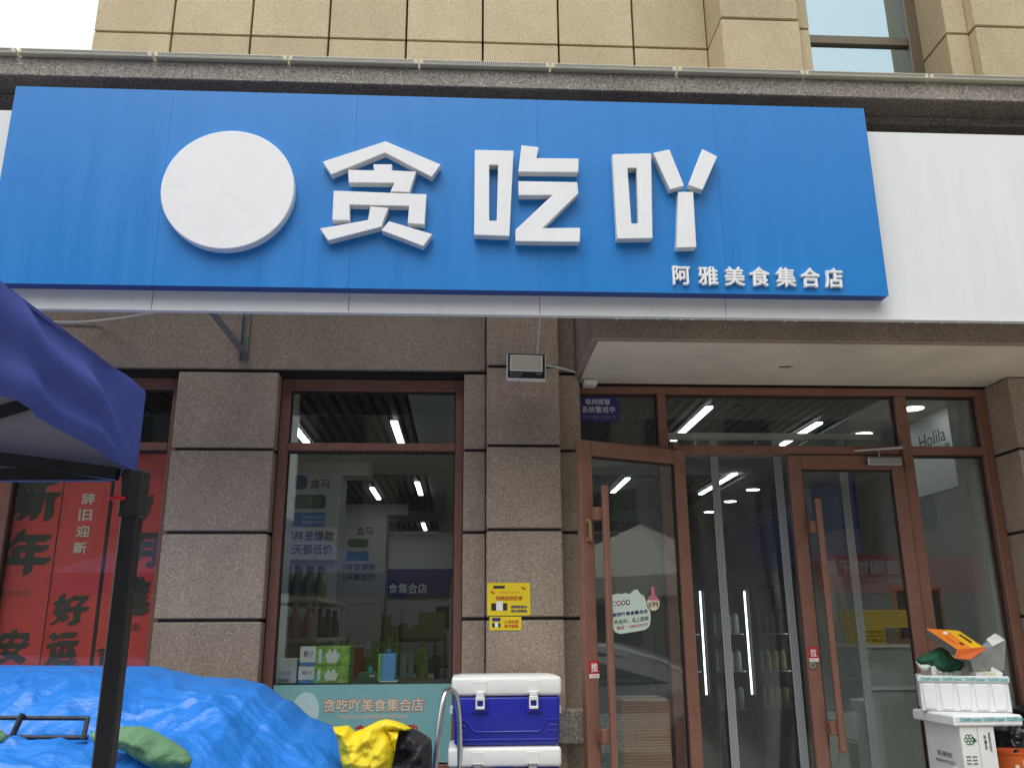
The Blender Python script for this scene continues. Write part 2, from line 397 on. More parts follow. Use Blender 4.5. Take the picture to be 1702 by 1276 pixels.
MB().box(-6, PX0-.006, DY, DY+.03, 3.058, 4.44).box(PX1+.006, .66, DY, DY+.03, 3.058, 4.44).build('beam', 'granite', B, .004)
pl = MB().box(PX1+.002, .66, PY-.001, DY-.001, 1.0, 1.165).box(PX0-.12, PX0-.002, PY-.001, DY-.001, 1.0, 1.165).box(PX0-.12, .66, 4.80, PY-.0015, 1.0, 1.165)
pl.build('plinth_cap', 'cornice_stone', B, .004)
# canopy over the door
cn = bx('porch_canopy', 'granite', B, .655, 6.5, 4.28, 5.1, 3.022, 3.45, .004)
bx('soffit_panel', 'soffit_paint', cn, .69, 6.45, 4.31, 5.09, 3.012, 3.020)
sc = MB()
for i in range(16):
    a = i*math.pi/8
sc.box(1.80, 1.86, 4.70, 4.715, 3.009, 3.0115).box(1.83, 1.875, 4.69, 4.70, 3.009, 3.0115).build('soffit_scar', 'ink_black', cn)
# cornice
MB().box(-6.2, 8, 4.2, 4.9, 4.455, 4.572).build('cornice', 'cornice_stone', B, .006)
MB().box(-6.2, 8, 4.37, 5.03, 4.405, 4.454).build('cornice_moulding', 'cornice_stone', B, .004)
# upper storey tiles
tx = [-2.335, -1.853, -1.367, -.882, -.395, .091, .577, 1.062, 1.545]
for z0, z1 in ((4.573, 5.165), (5.165, 6.15), (6.15, 7.1)):
    for a, b in zip(tx, tx[1:]):
        bx('facade_tile', 'tan_stone', B, a+.006, b-.006, 4.75, 4.92, z0+.006, z1-.006, .004)
    bx('facade_tile', 'tan_stone', B, 1.545, 2.03, 4.45, 4.92, z0+.006, z1-.006, .006)
    bx('facade_tile', 'tan_stone', B, 2.032, 2.125, 4.527, 4.92, z0+.006, z1-.006, .004)
    bx('facade_tile', 'tan_stone', B, 3.01, 3.15, 4.527, 4.92, z0+.006, z1-.006, .004)
    bx('facade_tile', 'tan_stone', B, 3.152, 3.70, 4.45, 4.92, z0+.006, z1-.006, .006)
    for k in range(6):
        bx('facade_tile', 'tan_stone', B, 3.712+k*.486, 4.186+k*.486, 4.75, 4.92, z0+.006, z1-.006, .004)
uw = MB().box(2.125, 3.01, 4.83, 4.88, 5.30, 5.365).box(2.93, 3.01, 4.81, 4.88, 4.573, 7.1).box(2.125, 2.16, 4.83, 4.88, 4.573, 7.1).box(2.16, 2.93, 4.825, 4.88, 6.2, 6.26).build('upper_window', 'frame_upper' if 'frame_upper' in M else 'galv', B, .004)
for z0, z1 in ((4.56, 5.30), (5.365, 6.2)):
    bx('pane', 'upper_glass', uw, 2.16, 2.93, 4.855, 4.861, z0, z1)

# shop windows
def win(name, x0, x1, z0, z1, wl, wr, wt, trz, mulls=()):
    m = MB().box(x0, x0+wl, GY, GY+.08, z0, z1).box(x1-wr, x1, GY, GY+.08, z0, z1).box(x0+wl, x1-wr, GY+.002, GY+.078, z1-wt, z1)
    m.box(x0+wl, x1-wr, GY-.004, GY+.078, trz[0], trz[1]).box(x0+wl, x1-wr, GY+.002, GY+.078, z0, z0+.05)
    for a, b in mulls: m.box(a, b, GY+.001, GY+.077, z0+.05, z1-wt)
    f = m.build(name, 'frame_brown', B, .004)
    xs = [x0+wl]+[v for ab in mulls for v in ab]+[x1-wr]
    for a, b in zip(xs[::2], xs[1::2]):
        bx('pane', 'shop_glass', f, a, b, GY+.036, GY+.042, trz[1], z1-wt)
        bx('pane', 'shop_glass', f, a, b, GY+.036, GY+.042, z0+.05, trz[0])
        gk = MB()
        for q0, q1 in ((trz[1], z1-wt), (z0+.05, trz[0])):
            gk.box(a, b, GY+.03, GY+.048, q1-.012, q1-.0005).box(a, a+.008, GY+.03, GY+.048, q0, q1-.012).box(b-.008, b, GY+.03, GY+.048, q0, q1-.012)
        gk.build('gasket', 'frame_dark', f)
    return f
win('shop_window', -1.099, -.009, .82, 3.028, .058, .048, .070, (2.589, 2.636))
win('shop_window', -3.36, -1.685, .82, 3.028, .06, .05, .070, (2.587, 2.633), ((-2.64, -2.585),))
bx('window_sill', 'granite', B, -1.098, -.01, 5.0, 5.095, .60, .818, .004)

# door frame with sidelights and transoms
fx = MB()
Zt0, Zt1, Zh0, Zh1 = 2.582, 2.634, 2.955, 2.998
fx.box(.645, .692, GY+.003, GY+.09, .15, Zh1).box(1.172, 1.225, GY, GY+.09, .15, Zh0).box(2.665, 2.735, GY, GY+.09, .15, Zh0).box(3.185, 3.248, GY, GY+.09, .15, Zh1)
fx.box(.692, 3.185, GY-.003, GY+.088, Zh0, Zh1)
for a, b in ((.692, 1.172), (1.225, 2.665), (2.692, 3.185)): fx.box(a, b, GY+.002, GY+.088, Zt0, Zt1)
for a, b in ((.692, 1.172), (2.692, 3.185)): fx.box(a, b, GY+.002, GY+.088, .15, .23)
df = fx.build('door_frame', 'frame_brown', B, .004)
for a, b in ((.692, 1.172), (1.225, 2.665), (2.692, 3.185)):
    bx('pane', 'door_glass', df, a, b, GY+.046, GY+.052, Zt1, Zh0)
    MB().box(a, b, GY+.04, GY+.058, Zh0-.014, Zh0-.0005).box(b-.01, b-.0005, GY+.04, GY+.058, Zt1, Zh0-.014).build('gasket', 'frame_dark', df)
for a, b in ((.692, 1.172), (2.692, 3.185)):
    bx('pane', 'door_glass', df, a, b, GY+.046, GY+.052, .23, Zt0)
    MB().box(a, b, GY+.04, GY+.058, Zt0-.014, Zt0-.0005).box(b-.01, b-.0005, GY+.04, GY+.058, .23, Zt0-.014).build('gasket', 'frame_dark', df)
MB().box(.70, 3.248, GY+.01, GY+.09, Zh1+.001, 3.010).build('head_gap', 'frame_dark', B)
MB().box(.70, 3.25, 5.02, 5.5, .0, .148).build('door_step', 'cornice_stone', B, .006)

# door leaves: local s (from hinge to free edge), t (thickness), z
def leaf(Mx, Wd, lab):
    z0, z1, st, rl = .165, 2.572, .078, .085
    m = MB(Mx).box(0, st, 0, .045, z0, z1).box(Wd-st, Wd, 0, .045, z0, z1).box(st, Wd-st, .001, .044, z1-rl, z1).box(st, Wd-st, .001, .044, z0, z0+.16)
    d = m.build('door', 'frame_brown', B, .004); d['label'] = lab
    MB(Mx).box(st, Wd-st, .02, .026, z0+.16, z1-rl).build('pane', 'door_glass', d)
    MB(Mx).box(st, Wd-st, .015, .031, z1-rl-.012, z1-rl-.0005).box(st, st+.008, .015, .031, z0+.16, z1-rl-.012).box(Wd-st-.008, Wd-st, .015, .031, z0+.16, z1-rl-.012).build('gasket', 'frame_dark', d)
    return d
Fp, Hp = Vector((.628, 4.672)), Vector((1.288, 4.967))
dv = (Fp-Hp).normalized()
ML = Matrix(((dv.x, dv.y, 0, Hp.x), (dv.y, -dv.x, 0, Hp.y), (0, 0, 1, 0), (0, 0, 0, 1)))     # t grows away from camera? fixed below
nrm = Vector((-dv.y, dv.x));  nrm = nrm if nrm.y > 0 else -nrm
ML = Matrix(((dv.x, nrm.x, 0, Hp.x), (dv.y, nrm.y, 0, Hp.y), (0, 0, 1, 0), (0, 0, 0, 1)))
WL = (Fp-Hp).length
MR = Matrix(((-1, 0, 0, 2.662), (0, 1, 0, GY-.012), (0, 0, 1, 0), (0, 0, 0, 1)))
WR = .714
dL = leaf(ML, WL, 'door leaf standing open towards the street'); dR = leaf(MR, WR, 'closed door leaf')
def handle(Mx, Wd, d, s, za, zb, b1, b2, out):
    b = MB(Mx).box(s-.0175, s+.0175, out-.03, out, za, zb).build('handle', 'frame_brown', d, .006)
    q = MB(Mx)
    for zz in (b1, b2): MB(Mx).box(s-.012, s+.05, out, -.001, zz-.035, zz+.035).build('handle_bracket', 'frame_brown', d, .004)
zt = at(1340, 828, 5.0).z; zb = at(1390, 1250, 5.0).z
handle(MR, WR, dR, WR-.118, zb, zt, at(1328, 875, 5.03).z, at(1365, 1210, 5.03).z, -.075)
handle(ML, WL, dL, WL-.105, zb-.03, at(992, 808, 4.68).z, at(980, 855, 4.7).z, at(990, 1222, 4.7).z, -.06)
# hinges, closer, locks
MB().lathe([(.016, 0), (.016, .15)], (2.672, GY-.02, 2.50), 12).box(2.655, 2.70, GY-.016, GY-.001, 2.51, 2.64).build('hinge', 'frame_brown', dR, smooth=True)
MB().lathe([(.016, 0), (.016, .12)], (1.262, GY-.02, 2.52), 12).build('hinge', 'frame_brown', dL, smooth=True)
MB().box(2.42, 2.63, GY-.062, GY-.0125, 2.505, 2.555).build('door_closer', 'steel_dull', dR, .006)
MB().tube([(2.50, GY-.04, 2.556), (2.50, GY-.04, 2.60), (2.62, GY-.10, 2.605)], .009, 8).tube([(2.62, GY-.10, 2.605), (2.36, GY-.012, 2.60)], .008, 8).build('closer_arm', 'steel_dull', dR, smooth=True)
pc = at(1350, 1105, GY-.014)
MB().lathe([(.019, -.008), (.019, 0)], (pc.x, GY-.012, pc.z), 20, 'Y').build('lock_cylinder', 'steel', dR, smooth=True)
MB().lathe([(.006, -.010), (.006, -.008)], (pc.x, GY-.012, pc.z), 10, 'Y').build('keyhole', 'ink_black', dR)
lk = MB(ML); zc = at(978, 880, 4.68).z
lk.box(WL-.048, WL-.030, -.030, -.002, zc-.055, zc+.055).box(WL-.060, WL-.022, -.012, -.001, zc-.060, zc-.035).box(WL-.060, WL-.022, -.012, -.001, zc+.035, zc+.060).build('latch', 'brass', dL, .004)

# ------------------------------------------------------------------ white fascia and blue sign
FY = 4.07
fa = thing('white_fascia', 'long white panel fascia running behind and below the blue sign', 'fascia')
fx_ = [-6, -4.2, -2.9, at(253, 500, FY).x, at(580, 500, FY).x, at(897, 500, FY).x, at(1206, 510, FY).x, 3.2, 4.6, 6]
for a, b in zip(fx_, fx_[1:]): bx('panel', 'panel_white', fa, a+.0015, b-.0015, FY, FY+.03, 3.075, 4.155, .002)
MB().box(-6, 6, FY+.031, FY+.07, 3.3, 4.14).build('backing', 'galv', fa)
MB().box(-6, 6, FY-.003, FY+.034, 3.069, 3.0745).build('drip_edge', 'panel_white', fa)
ck = MB()
for i in range(60):
    x = .75+random.random()**2*2.2; r_ = .004+.006*random.random()
    ck.lathe([(0.001, -r_), (r_, 0), (.001, r_)], (x, FY+.02, 3.068), 6)
ck.build('sealant', 'panel_white', fa)
for x in (-1.30, -3.3):
    br = MB().box(x-.02, x+.02, 4.11, 4.995, 3.135, 3.141).box(x-.02, x-.015, 4.11, 4.995, 3.141, 3.175).box(x-.03, x+.012, 4.985, 4.9985, 3.10, 3.40).box(x-.03, x-.025, 4.95, 4.9985, 3.10, 3.40)
    br.build('bracket', 'galv', fa)

SY = 4.0
sg = thing('shop_sign', 'large blue shop sign with white raised characters and round white disc', 'sign')
sx0, sx1, sz0, sz1 = -2.308, 2.128, 3.172, 4.251
MB().box(sx0+.004, sx1-.004, SY+.004, FY-.001, sz0, sz1-.003).build('box_frame', 'sign_edge', sg)
sx = [sx0, at(272, 300, SY).x, at(582, 420, SY).x, at(897, 430, SY).x, at(1199, 350, SY).x, sx1]
for a, b in zip(sx, sx[1:]): bx('panel', 'sign_blue', sg, a+.0005, b-.0005, SY, SY+.0035, sz0-.001, sz1)
CYF = 3.95
def P(pts, sx_, sy_, ox, oy, Y): return [(lambda q: (q.x, q.z))(at(ox+u/sx_, oy+v/sy_, Y)) for u, v in pts]
zA = lambda pts: P(pts, 6.076, 6.076, 520, 220, CYF)
zB = lambda pts: P(pts, 2.835, 2.835, 500, 0, CYF)
zC = lambda pts: P(pts, 5.8, 5.8, 1000, 220, CYF)
def character(strokes, rings=()):
    m = MB()
    for s_ in strokes: m.prism(s_, CYF, SY-.0005)
    for o_, i_ in rings: m.ring(o_, i_, CYF, SY-.0005)
    c = m.build('character', 'letter_white', sg, .0025)
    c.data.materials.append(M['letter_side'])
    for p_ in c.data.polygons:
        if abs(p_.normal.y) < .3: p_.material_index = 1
    return c
character([zA([(97, 296), (735, 90), (1293, 326), (1200, 452), (728, 207), (186, 428)]),
           zA([(355, 377), (620, 384), (610, 322), (800, 322), (797, 384), (1045, 396), (975, 606), (782, 600), (822, 512), (362, 508)]),
           zA([(210, 588), (1148, 625), (1128, 930), (957, 918), (972, 745), (372, 732), (372, 890), (196, 886)]),
           zA([(580, 746), (765, 762), (690, 955), (155, 1093), (70, 970), (556, 885)]),
           zA([(768, 897), (1208, 1027), (1115, 1150), (690, 990)])])
def rect4(p): return p
character([zB([(1040, 684), (1122, 694), (1110, 745), (1310, 747), (1308, 812), (1025, 810)]),
           zB([(1025, 853), (1303, 858), (1308, 912), (1140, 1075), (1317, 1073), (1315, 1140), (1013, 1137), (1012, 1083), (1185, 920), (1027, 920)])],
          [(zB([(820, 706), (1003, 710), (983, 1113), (817, 1107)]), zB([(888, 778), (930, 778), (924, 1040), (888, 1040)]))])
character([zC([(497, 198), (655, 165), (796, 515), (660, 552)]), zC([(972, 160), (1117, 232), (974, 557), (836, 508)]), zC([(740, 573), (884, 573), (914, 1108), (724, 1112)])],
          [(zC([(104, 210), (478, 202), (492, 1020), (150, 1026)]), zC([(250, 345), (338, 345), (355, 878), (288, 878)]))])
dc = at(378.5, 313.5, CYF); rr = (at(490, 313, CYF).x-at(268, 313, CYF).x)/2
MB().lathe([(rr-.004, 0), (rr, .004), (rr, SY-CYF-.0005)], (dc.x, CYF, dc.z), 72, 'Y').build('logo_disc', 'letter_white', sg, smooth=True)
cw = [(1117, 1146), (1159, 1192), (1203, 1236), (1244, 1278), (1288, 1321), (1329, 1361), (1369, 1399)]
for i, (ch, (a, b)) in enumerate(zip('阿雅美食集合店', cw)):
    y0 = 444+i*.6; ptxt('small_character', ch, 'letter_white', sg, a, y0, b, y0+31+i*.25, SY-.0005, .018, .028)

# linear lights along the cornice
ls = [(-190, 28), (32, 254), (258, 478), (481, 695), (698, 913), (916, 1123), (1127, 1335), (1338, 1541), (1545, 1750)]
nl = ['cut by the left picture edge', 'above the left end of the blue sign', 'above the round white disc', 'above the first big character', 'above the second big character', 'above the third big character', 'above the right end of the blue sign', 'below the upper window', 'at the right picture edge']
for (a, b), q in zip(ls, nl):
    va = 95+a*.0275; xa = at(a, va, 4.19).x; xb = at(b, va, 4.19).x
    t = thing('linear_light', 'slim pale linear light on cornice edge, '+q, 'light', 'linear lights along the cornice')
    bx('housing', 'light_strip', t, xa, xb, 4.17, 4.235, 4.573, 4.606, .003)
    bx('lens', 'light_lens', t, xa+.015, xb-.015, 4.168, 4.1695, 4.582, 4.602)
    lv = MB(); nn = int((xb-xa)/.012)
    for k in range(nn): lv.box(xa+.02+k*(xb-xa-.04)/nn, xa+.026+k*(xb-xa-.04)/nn, 4.1662, 4.1678, 4.586, 4.598)
    lv.build('louvre', 'frame_dark', t)

# ------------------------------------------------------------------ flood light, cables, sensor
fl = thing('flood_light', 'black flood light with white rim mounted on the granite pillar', 'flood light')
a = at(842, 585, 4.70); b = at(908, 632, 4.70)
fcx, fcz, fwid, fh = (a.x+b.x)/2, (a.z+b.z)/2, b.x-a.x, a.z-b.z
MF = Matrix.Translation((fcx, 4.70, fcz)) @ Matrix.Rotation(R(-8), 4, 'X') @ Matrix.Rotation(R(1.5), 4, 'Y') @ Matrix.Translation((-fcx, -4.70, -fcz))
MB(MF).box(a.x, b.x, 4.70, 4.74, b.z, a.z).build('housing', 'white_plastic', fl, .010, seg=2)
MB(MF).box(a.x+.007, b.x-.007, 4.696, 4.699, b.z+.007, a.z-.007).build('bezel', 'black_plastic', fl)
MB(MF).box(a.x+.018, b.x-.020, 4.692, 4.6955, b.z+.047, a.z-.016).build('lens_rim', 'white_plastic', fl, .003)
MB(MF).box(a.x+.026, b.x-.030, 4.690, 4.6915, b.z+.056, a.z-.024).build('reflector', 'reflector', fl)
for k in range(4): MB(MF).box(a.x+.022+k*.018, a.x+.034+k*.018, 4.6935, 4.6955, b.z+.028, b.z+.037).build('print', 'ink_grey', fl)
MB(MF).box(b.x-.055, b.x-.025, 4.6935, 4.6955, b.z+.030, b.z+.038).build('print', 'ink_grey', fl)
MB(MF).box(a.x+.02, a.x+.08, 4.6935, 4.6955, b.z+.016, b.z+.020).build('print', 'ink_grey', fl)
MB().box(fcx-.08, fcx-.07, 4.73, 4.859, fcz-.02, fcz+.02).box(fcx+.07, fcx+.08, 4.73, 4.859, fcz-.02, fcz+.02).box(fcx-.08, fcx+.08, 4.852, 4.859, fcz-.02, fcz+.02).build('yoke', 'steel_dull', fl)
def cable(label, pts, r=.005):
    # smooth the polyline
    q = [Vector(p) for p in pts]
    for _ in range(3):
        n = [q[0]]
        for i in range(len(q)-1): n += [q[i]*.75+q[i+1]*.25, q[i]*.25+q[i+1]*.75]
        q = n+[q[-1]]
    return tag(MB().tube(q, r, 7).build('cable', 'cable_white', smooth=True), label, 'cable')
cable('thin white cable rising from the flood light to the fascia', [at(893, 588, 4.72), at(895, 560, 4.5), at(898, 528, 4.2)], .004)
cable('white cable looping right from flood light to soffit corner', [at(908, 607, 4.72), at(930, 611, 4.84), at(948, 616, 4.9), at(962, 620, 4.98), at(966, 622, 5.02)], .006)
cable('white cable drooping below the fascia at left', [at(265, 517, 4.25), at(230, 524, 4.6), at(180, 531, 4.97), at(120, 536, 4.985), at(60, 533, 4.985), at(-60, 520, 4.985)], .006)
ms = thing('motion_sensor', 'small white sensor at the left corner of porch soffit', 'sensor')
p0 = at(960, 626, 5.03); p1 = at(985, 634, 5.03)
bx('body', 'white_plastic', ms, .705, .79, 4.98, 5.07, 2.975, 3.008, .006)
bx('mount', 'black_plastic', ms, .72, .775, 4.99, 5.06, 3.0085, 3.0115)

# ------------------------------------------------------------------ notices and stickers
def card(name, label, cat, m, u0, v0, u1, v1, Y, th=.002, bev=.008, group=None):
    t = thing(name, label, cat, group); a = at(u0, v1, Y); b = at(u1, v0, Y)
    mb = MB().prism(rrect(a.x, b.x, a.z, b.z, bev), Y-th, Y-.0004); mb.build('sheet', m, t); return t
def rrect(x0, x1, z0, z1, r, n=4):
    pts = []
    for cx_, cz_, a0 in ((x1-r, z0+r, -90), (x1-r, z1-r, 0), (x0+r, z1-r, 90), (x0+r, z0+r, 180)):
        for k in range(n+1):
            a_ = R(a0+90*k/n); pts.append((cx_+r*math.cos(a_), cz_+r*math.sin(a_)))
    return pts
ny = card('warning_notice', 'yellow video surveillance notice with rounded corners on granite pillar', 'notice', 'notice_yellow', 810, 968, 881, 1022.5, PY, .004)
K = PY-.0048
ptxt('print', '视频监控区域', 'ink_red', ny, 824, 990, 868, 997, K, 0, .02)
ptxt('print', '您已进入24小时', 'ink_orange', ny, 830, 982, 862, 986, K)
ptxt('print', '请微笑面对', 'ink_blue', ny, 849, 1005.5, 876, 1010.5, K, 0, .03)
ptxt('print', '请文明购物', 'ink_blue', ny, 849, 1012.5, 876, 1017.5, K, 0, .03)
m_ = MB()
def pbox(m, u0, v0, u1, v1, Y, d=.0006):
    a, b = at(u0, v1, Y), at(u1, v0, Y); m.box(a.x, b.x, Y-d, Y, a.z, b.z); return m
for q_ in ((816.5, 1002, 824.5, 1014), (836, 1002, 843, 1014), (820, 973, 839, 977.5)): pbox(MB(), *q_, K).build('print', 'ink_black', ny)
pbox(MB(), 825, 999, 835.5, 1014, K).build('print', 'ink_white', ny)
for u, v in ((815, 981), (866, 974)): MB().prism([(lambda q: (q.x, q.z))(at(u+i, v+j, K)) for i, j in ((0, 0), (8, 3), (7, 6), (1, 4))], K-.0006, K).build('print', 'ink_orange', ny)
ny2 = card('warning_notice', 'small yellow no-credit notice directly under the larger yellow notice', 'notice', 'notice_yellow', 813.5, 1024, 866.5, 1047, PY, .003, .006)
K = PY-.0038
ptxt('print', '小本生意', 'ink_orange', ny2, 838, 1029.5, 862, 1035.5, K, 0, .03); ptxt('print', '概不赊账', 'ink_orange', ny2, 838, 1037, 862, 1043, K, 0, .03)
pbox(MB(), 818, 1026, 832, 1032, K).build('print', 'ink_blue', ny2); pbox(MB(), 818, 1035, 832, 1042, K).build('print', 'ink_black', ny2); pbox(MB(), 822.5, 1034, 828, 1042, K-.0008).build('print', 'ink_white', ny2)

al = card('alarm_sign', 'dark blue alarm notice in the top left door pane', 'notice', 'alarm_blue', 965.5, 659.5, 1027, 700, GY+.045, .003, .002)
K = GY+.045-.0036
ptxt('print', '联网报警', 'ink_white', al, 973, 663, 1014, 672.5, K, 0, .01); ptxt('print', '系统警戒中', 'ink_white', al, 967.5, 675, 1022, 686, K, 0, .01); ptxt('print', '3015888 2228110', 'ink_grey', al, 968, 690, 1024, 696, K)

def leafpt(u, v, Mx, t):      # hit the leaf plane t=const of a leaf matrix -> (s,z)
    o = Mx @ Vector((0, t, 0)); n = (Mx.to_3x3() @ Vector((0, 1, 0))).normalized()
    d = ray(u, v); k = (o-EYEP).dot(n)/d.dot(n); q = Mx.inverted() @ (EYEP+d*k); return q.x, q.z
def push(label, word, sub, Mx, u0, v0, u1, v1, t):
    th_ = thing('door_sticker', label, 'sticker'); s0, z1 = leafpt(u0, v0, Mx, t); s1, z0 = leafpt(u1, v1, Mx, t)
    zm = z0+(z1-z0)*.24; lo, hi = min(s0, s1), max(s0, s1)
    MB(Mx).box(lo, hi, t-.0015, t-.0003, zm, z1).build('sheet', 'sticker_red', th_); MB(Mx).box(lo, hi, t-.0015, t-.0003, z0, zm).build('strip', 'ink_white', th_)
    # local s axis points to the viewer's left, so lettering is laid out with s reversed
    F_ = Mx @ Matrix(((-1, 0, 0, 0), (0, 1, 0, 0), (0, 0, 1, 0), (0, 0, 0, 1)))
    w_ = hi-lo
    txt('print', word, 'ink_white', th_, -hi+w_*.16, -lo-w_*.16, zm+(z1-zm)*.14, z1-(z1-zm)*.14, t-.002, 0, .03, F_)
    txt('print', sub, 'ink_red', th_, -hi+w_*.2, -lo-w_*.2, z0+(zm-z0)*.25, zm-(zm-z0)*.25, t-.002, 0, 0, F_)
push('red push sticker on the stile of the open door leaf', '推', 'PUSH', ML, 979, 1098, 996, 1126, 0)
push('red pull sticker above the lock of the closed door leaf', '拉', 'PULL', MR, 1343.5, 1075, 1361, 1099, 0)

# cloud-shaped back-soon sticker and price tag on the open leaf's glass
tg = .0185
cs = thing('door_sign', 'pale green cloud-shaped sign on the glass of the open door', 'sign')
FL_ = ML @ Matrix(((-1, 0, 0, 0), (0, 1, 0, 0), (0, 0, 1, 0), (0, 0, 0, 1)))
def lp(u, v): s_, z_ = leafpt(u, v, ML, tg); return (-s_, z_)
ol = [(1012, 999), (1014, 992), (1020, 987), (1027, 986), (1033, 987), (1039, 985), (1046, 987), (1050, 983), (1055, 979), (1060, 980), (1063, 986), (1070, 990), (1073, 998), (1075, 1008), (1080, 1015), (1081, 1028), (1079, 1040), (1072, 1046), (1050, 1050), (1030, 1053), (1022, 1050), (1017, 1040), (1014, 1020)]
MB(FL_).prism([lp(*p) for p in ol], tg-.003, tg-.0005).build('sheet', 'sticker_pale', cs)
def ltxt(body, mt, par, u0, v0, u1, v1, bold=0, slope=0):
    x0, z1 = lp(u0, v0); x1, z0 = lp(u1, v1)
    vs, fs = text_mesh(body, bold, 0); b_ = MB(FL_)
    b_.add([(x0+p[0]*(x1-x0), tg-.0036-p[2], z0+p[1]*(z1-z0)+slope*p[0]*(x1-x0)) for p in vs], fs); return b_.build('print', mt, par, fix=False)
ltxt('贪吃吖美食集合店', 'ink_blue', cs, 1017, 1018.5, 1076, 1025.5, .03, .10)
ltxt('外出中，马上回来', 'ink_green', cs, 1020, 1030, 1078, 1038, .02, .10)
ltxt('电话：13803253777', 'ink_red', cs, 1025, 1040.5, 1077, 1046, .01, .10)
for k, c_ in enumerate(('carton_skyblue', 'ink_red', 'ink_green', 'ink_black')):
    x, z = lp(1020+k*7.6, 1003-k*.8); MB(FL_).lathe([(.0135, tg-.0042), (.0135, tg-.0036)], (x, 0, z), 16, 'Y').build('print', c_, cs)
    MB(FL_).lathe([(.008, tg-.0046), (.008, tg-.0043)], (x, 0, z), 16, 'Y').build('print', 'ink_white', cs)
pt = thing('price_tag', 'round pink tag reading 699 beside the cloud-shaped sign', 'tag')
x, z = lp(1085.5, 1001.5); MB(FL_).lathe([(.041, tg-.003), (.041, tg-.0005)], (x, 0, z), 28, 'Y').build('disc', 'ink_cream', pt)
MB(FL_).prism([(x+.041*math.cos(R(q)), z+.041*math.sin(R(q))) for q in range(20, 161, 14)], tg-.0036, tg-.0031).build('band', 'sticker_pink', pt)
MB(FL_).prism(rrect(x-.012, x+.012, z+.036, z+.085, .006), tg-.003, tg-.0006).build('neck', 'sticker_pink', pt)
ltxt('699', 'ink_black', pt, 1077, 999, 1094, 1009, .01)

# teal film under the display window
tf = thing('window_film', 'teal printed banner film on the lower part of shop window', 'banner')
zf = 1.283
bx('sheet', 'film_teal', tf, -1.035, -.06, GY+.012, GY+.014, .88, zf)
Kf = GY+.0115
ptxt('print', '贪吃吖美食集合店', 'ink_red', tf, 536.5, 1159, 705.5, 1183.5, Kf, 0, .055)
ptxt('print', '贪吃吖美食集合店', 'ink_cream', tf, 537.5, 1160, 704.5, 1182.5, Kf-.0012, 0, .022)
ptxt('print', 'TANCHIYAMEISHIJIHEDIAN', 'ink_peach', tf, 562, 1187, 678, 1196, Kf, 0, .01)
ptxt('print', '贪吃美味团购', 'ink_red', tf, 590, 1203, 694, 1222, Kf, 0, .04)
ov = at(508, 1181, Kf); MB().prism([(ov.x+.073*math.cos(R(q)), ov.z+.098*math.sin(R(q))) for q in range(0, 360, 12)], Kf-.001, Kf).build('print', 'film_pale', tf)

# red new-year posters in the left window
def px_(u, v): return at(u, v, GY+.055)
RY = GY+.075
pz0, pz1 = .90, 2.583
pan = [(-2.585, at(107, 800, RY).x-.004, 'red poster with dark brush characters at the left of window'), (at(107, 800, RY).x+.004, at(186, 800, RY).x-.004, 'red poster with pale characters beside the tent pole'), (at(190, 800, RY).x+.004, -1.738, 'red poster between the tent pole and granite pier')]
PO = []
for k, (a, b, l) in enumerate(pan):
    t = thing('poster', l, 'poster', 'red posters behind the left window'); bx('sheet', 'poster_red', t, a, b, RY+k*.002, RY+.004+k*.002, pz0, pz1); PO.append(t)
t4 = thing('poster', 'narrow red poster at the left picture edge', 'poster', 'red posters behind the left window'); bx('sheet', 'poster_red', t4, -3.29, -2.645, RY, RY+.004, pz0, pz1)
Kp = RY-.0012
for ch, k, q in (('新', 0, (20, 792, 100, 868)), ('年', 0, (6, 878, 86, 958)), ('安', 0, (-6, 1044, 48, 1106)), ('好', 1, (86, 985, 148, 1040)), ('运', 1, (76, 1049, 130, 1108)),
                 ('岁', 2, (203, 818, 252, 886)), ('月', 2, (222, 884, 262, 944)), ('進', 2, (196, 956, 250, 1024)), ('吉', 2, (160, 1072, 212, 1104))):
    ptxt('print', ch, 'poster_ink', PO[k], *q, Kp, 0, -.075)
for ch, q in zip('辞旧迎新', ((136, 819, 158, 838), (131, 846, 153, 865), (127, 873, 149, 892), (122, 900, 144, 920))): ptxt('print', ch, 'ink_cream', PO[1], *q, Kp, 0, .03)
ptxt('print', '新年快乐', 'poster_ink', PO[0], 0, 980, 50, 991, Kp); ptxt('print', '喜·乐', 'poster_ink', PO[2], 200, 1035, 233, 1048, Kp, 0, .01)

# ------------------------------------------------------------------ interior goods and fittings
def tube_light(x, y0, y1, label):
    t = thing('ceiling_light', label, 'light', 'tube lights in the shop ceiling'); bx('housing', 'white_plastic', t, x-.028, x+.028, y0, y1, CEIL-.006, CEIL+.0055); bx('diffuser', 'led', t, x-.025, x+.025, y0+.003, y1-.003, CEIL-.018, CEIL-.0065)
for x, a, b, l in ((-.555, 6.65, 7.75, 'tube light seen at the right in the window transom'), (-1.365, 6.8, 7.6, 'tube light at the left end of the window transom'), (-1.05, 9.9, 10.75, 'left tube light in the second slatted ceiling panel'), (-.52, 9.5, 10.4, 'right tube light in the second slatted ceiling panel'),
                   (-.62, 13.2, 14.1, 'far right tube light low in the display window'), (-1.30, 13.3, 14.1, 'far left tube light low in the display window'),
                   (1.795, 6.13, 7.3, 'left tube light in the transom over the door'), (2.81, 6.6, 7.75, 'right tube light in the transom over the door'), (2.83, 8.9, 10.3, 'tube light seen through the open doorway'), (1.75, 9.2, 10.2, 'tube light seen through the glass of the open door')):
    tube_light(x, a, b, l)
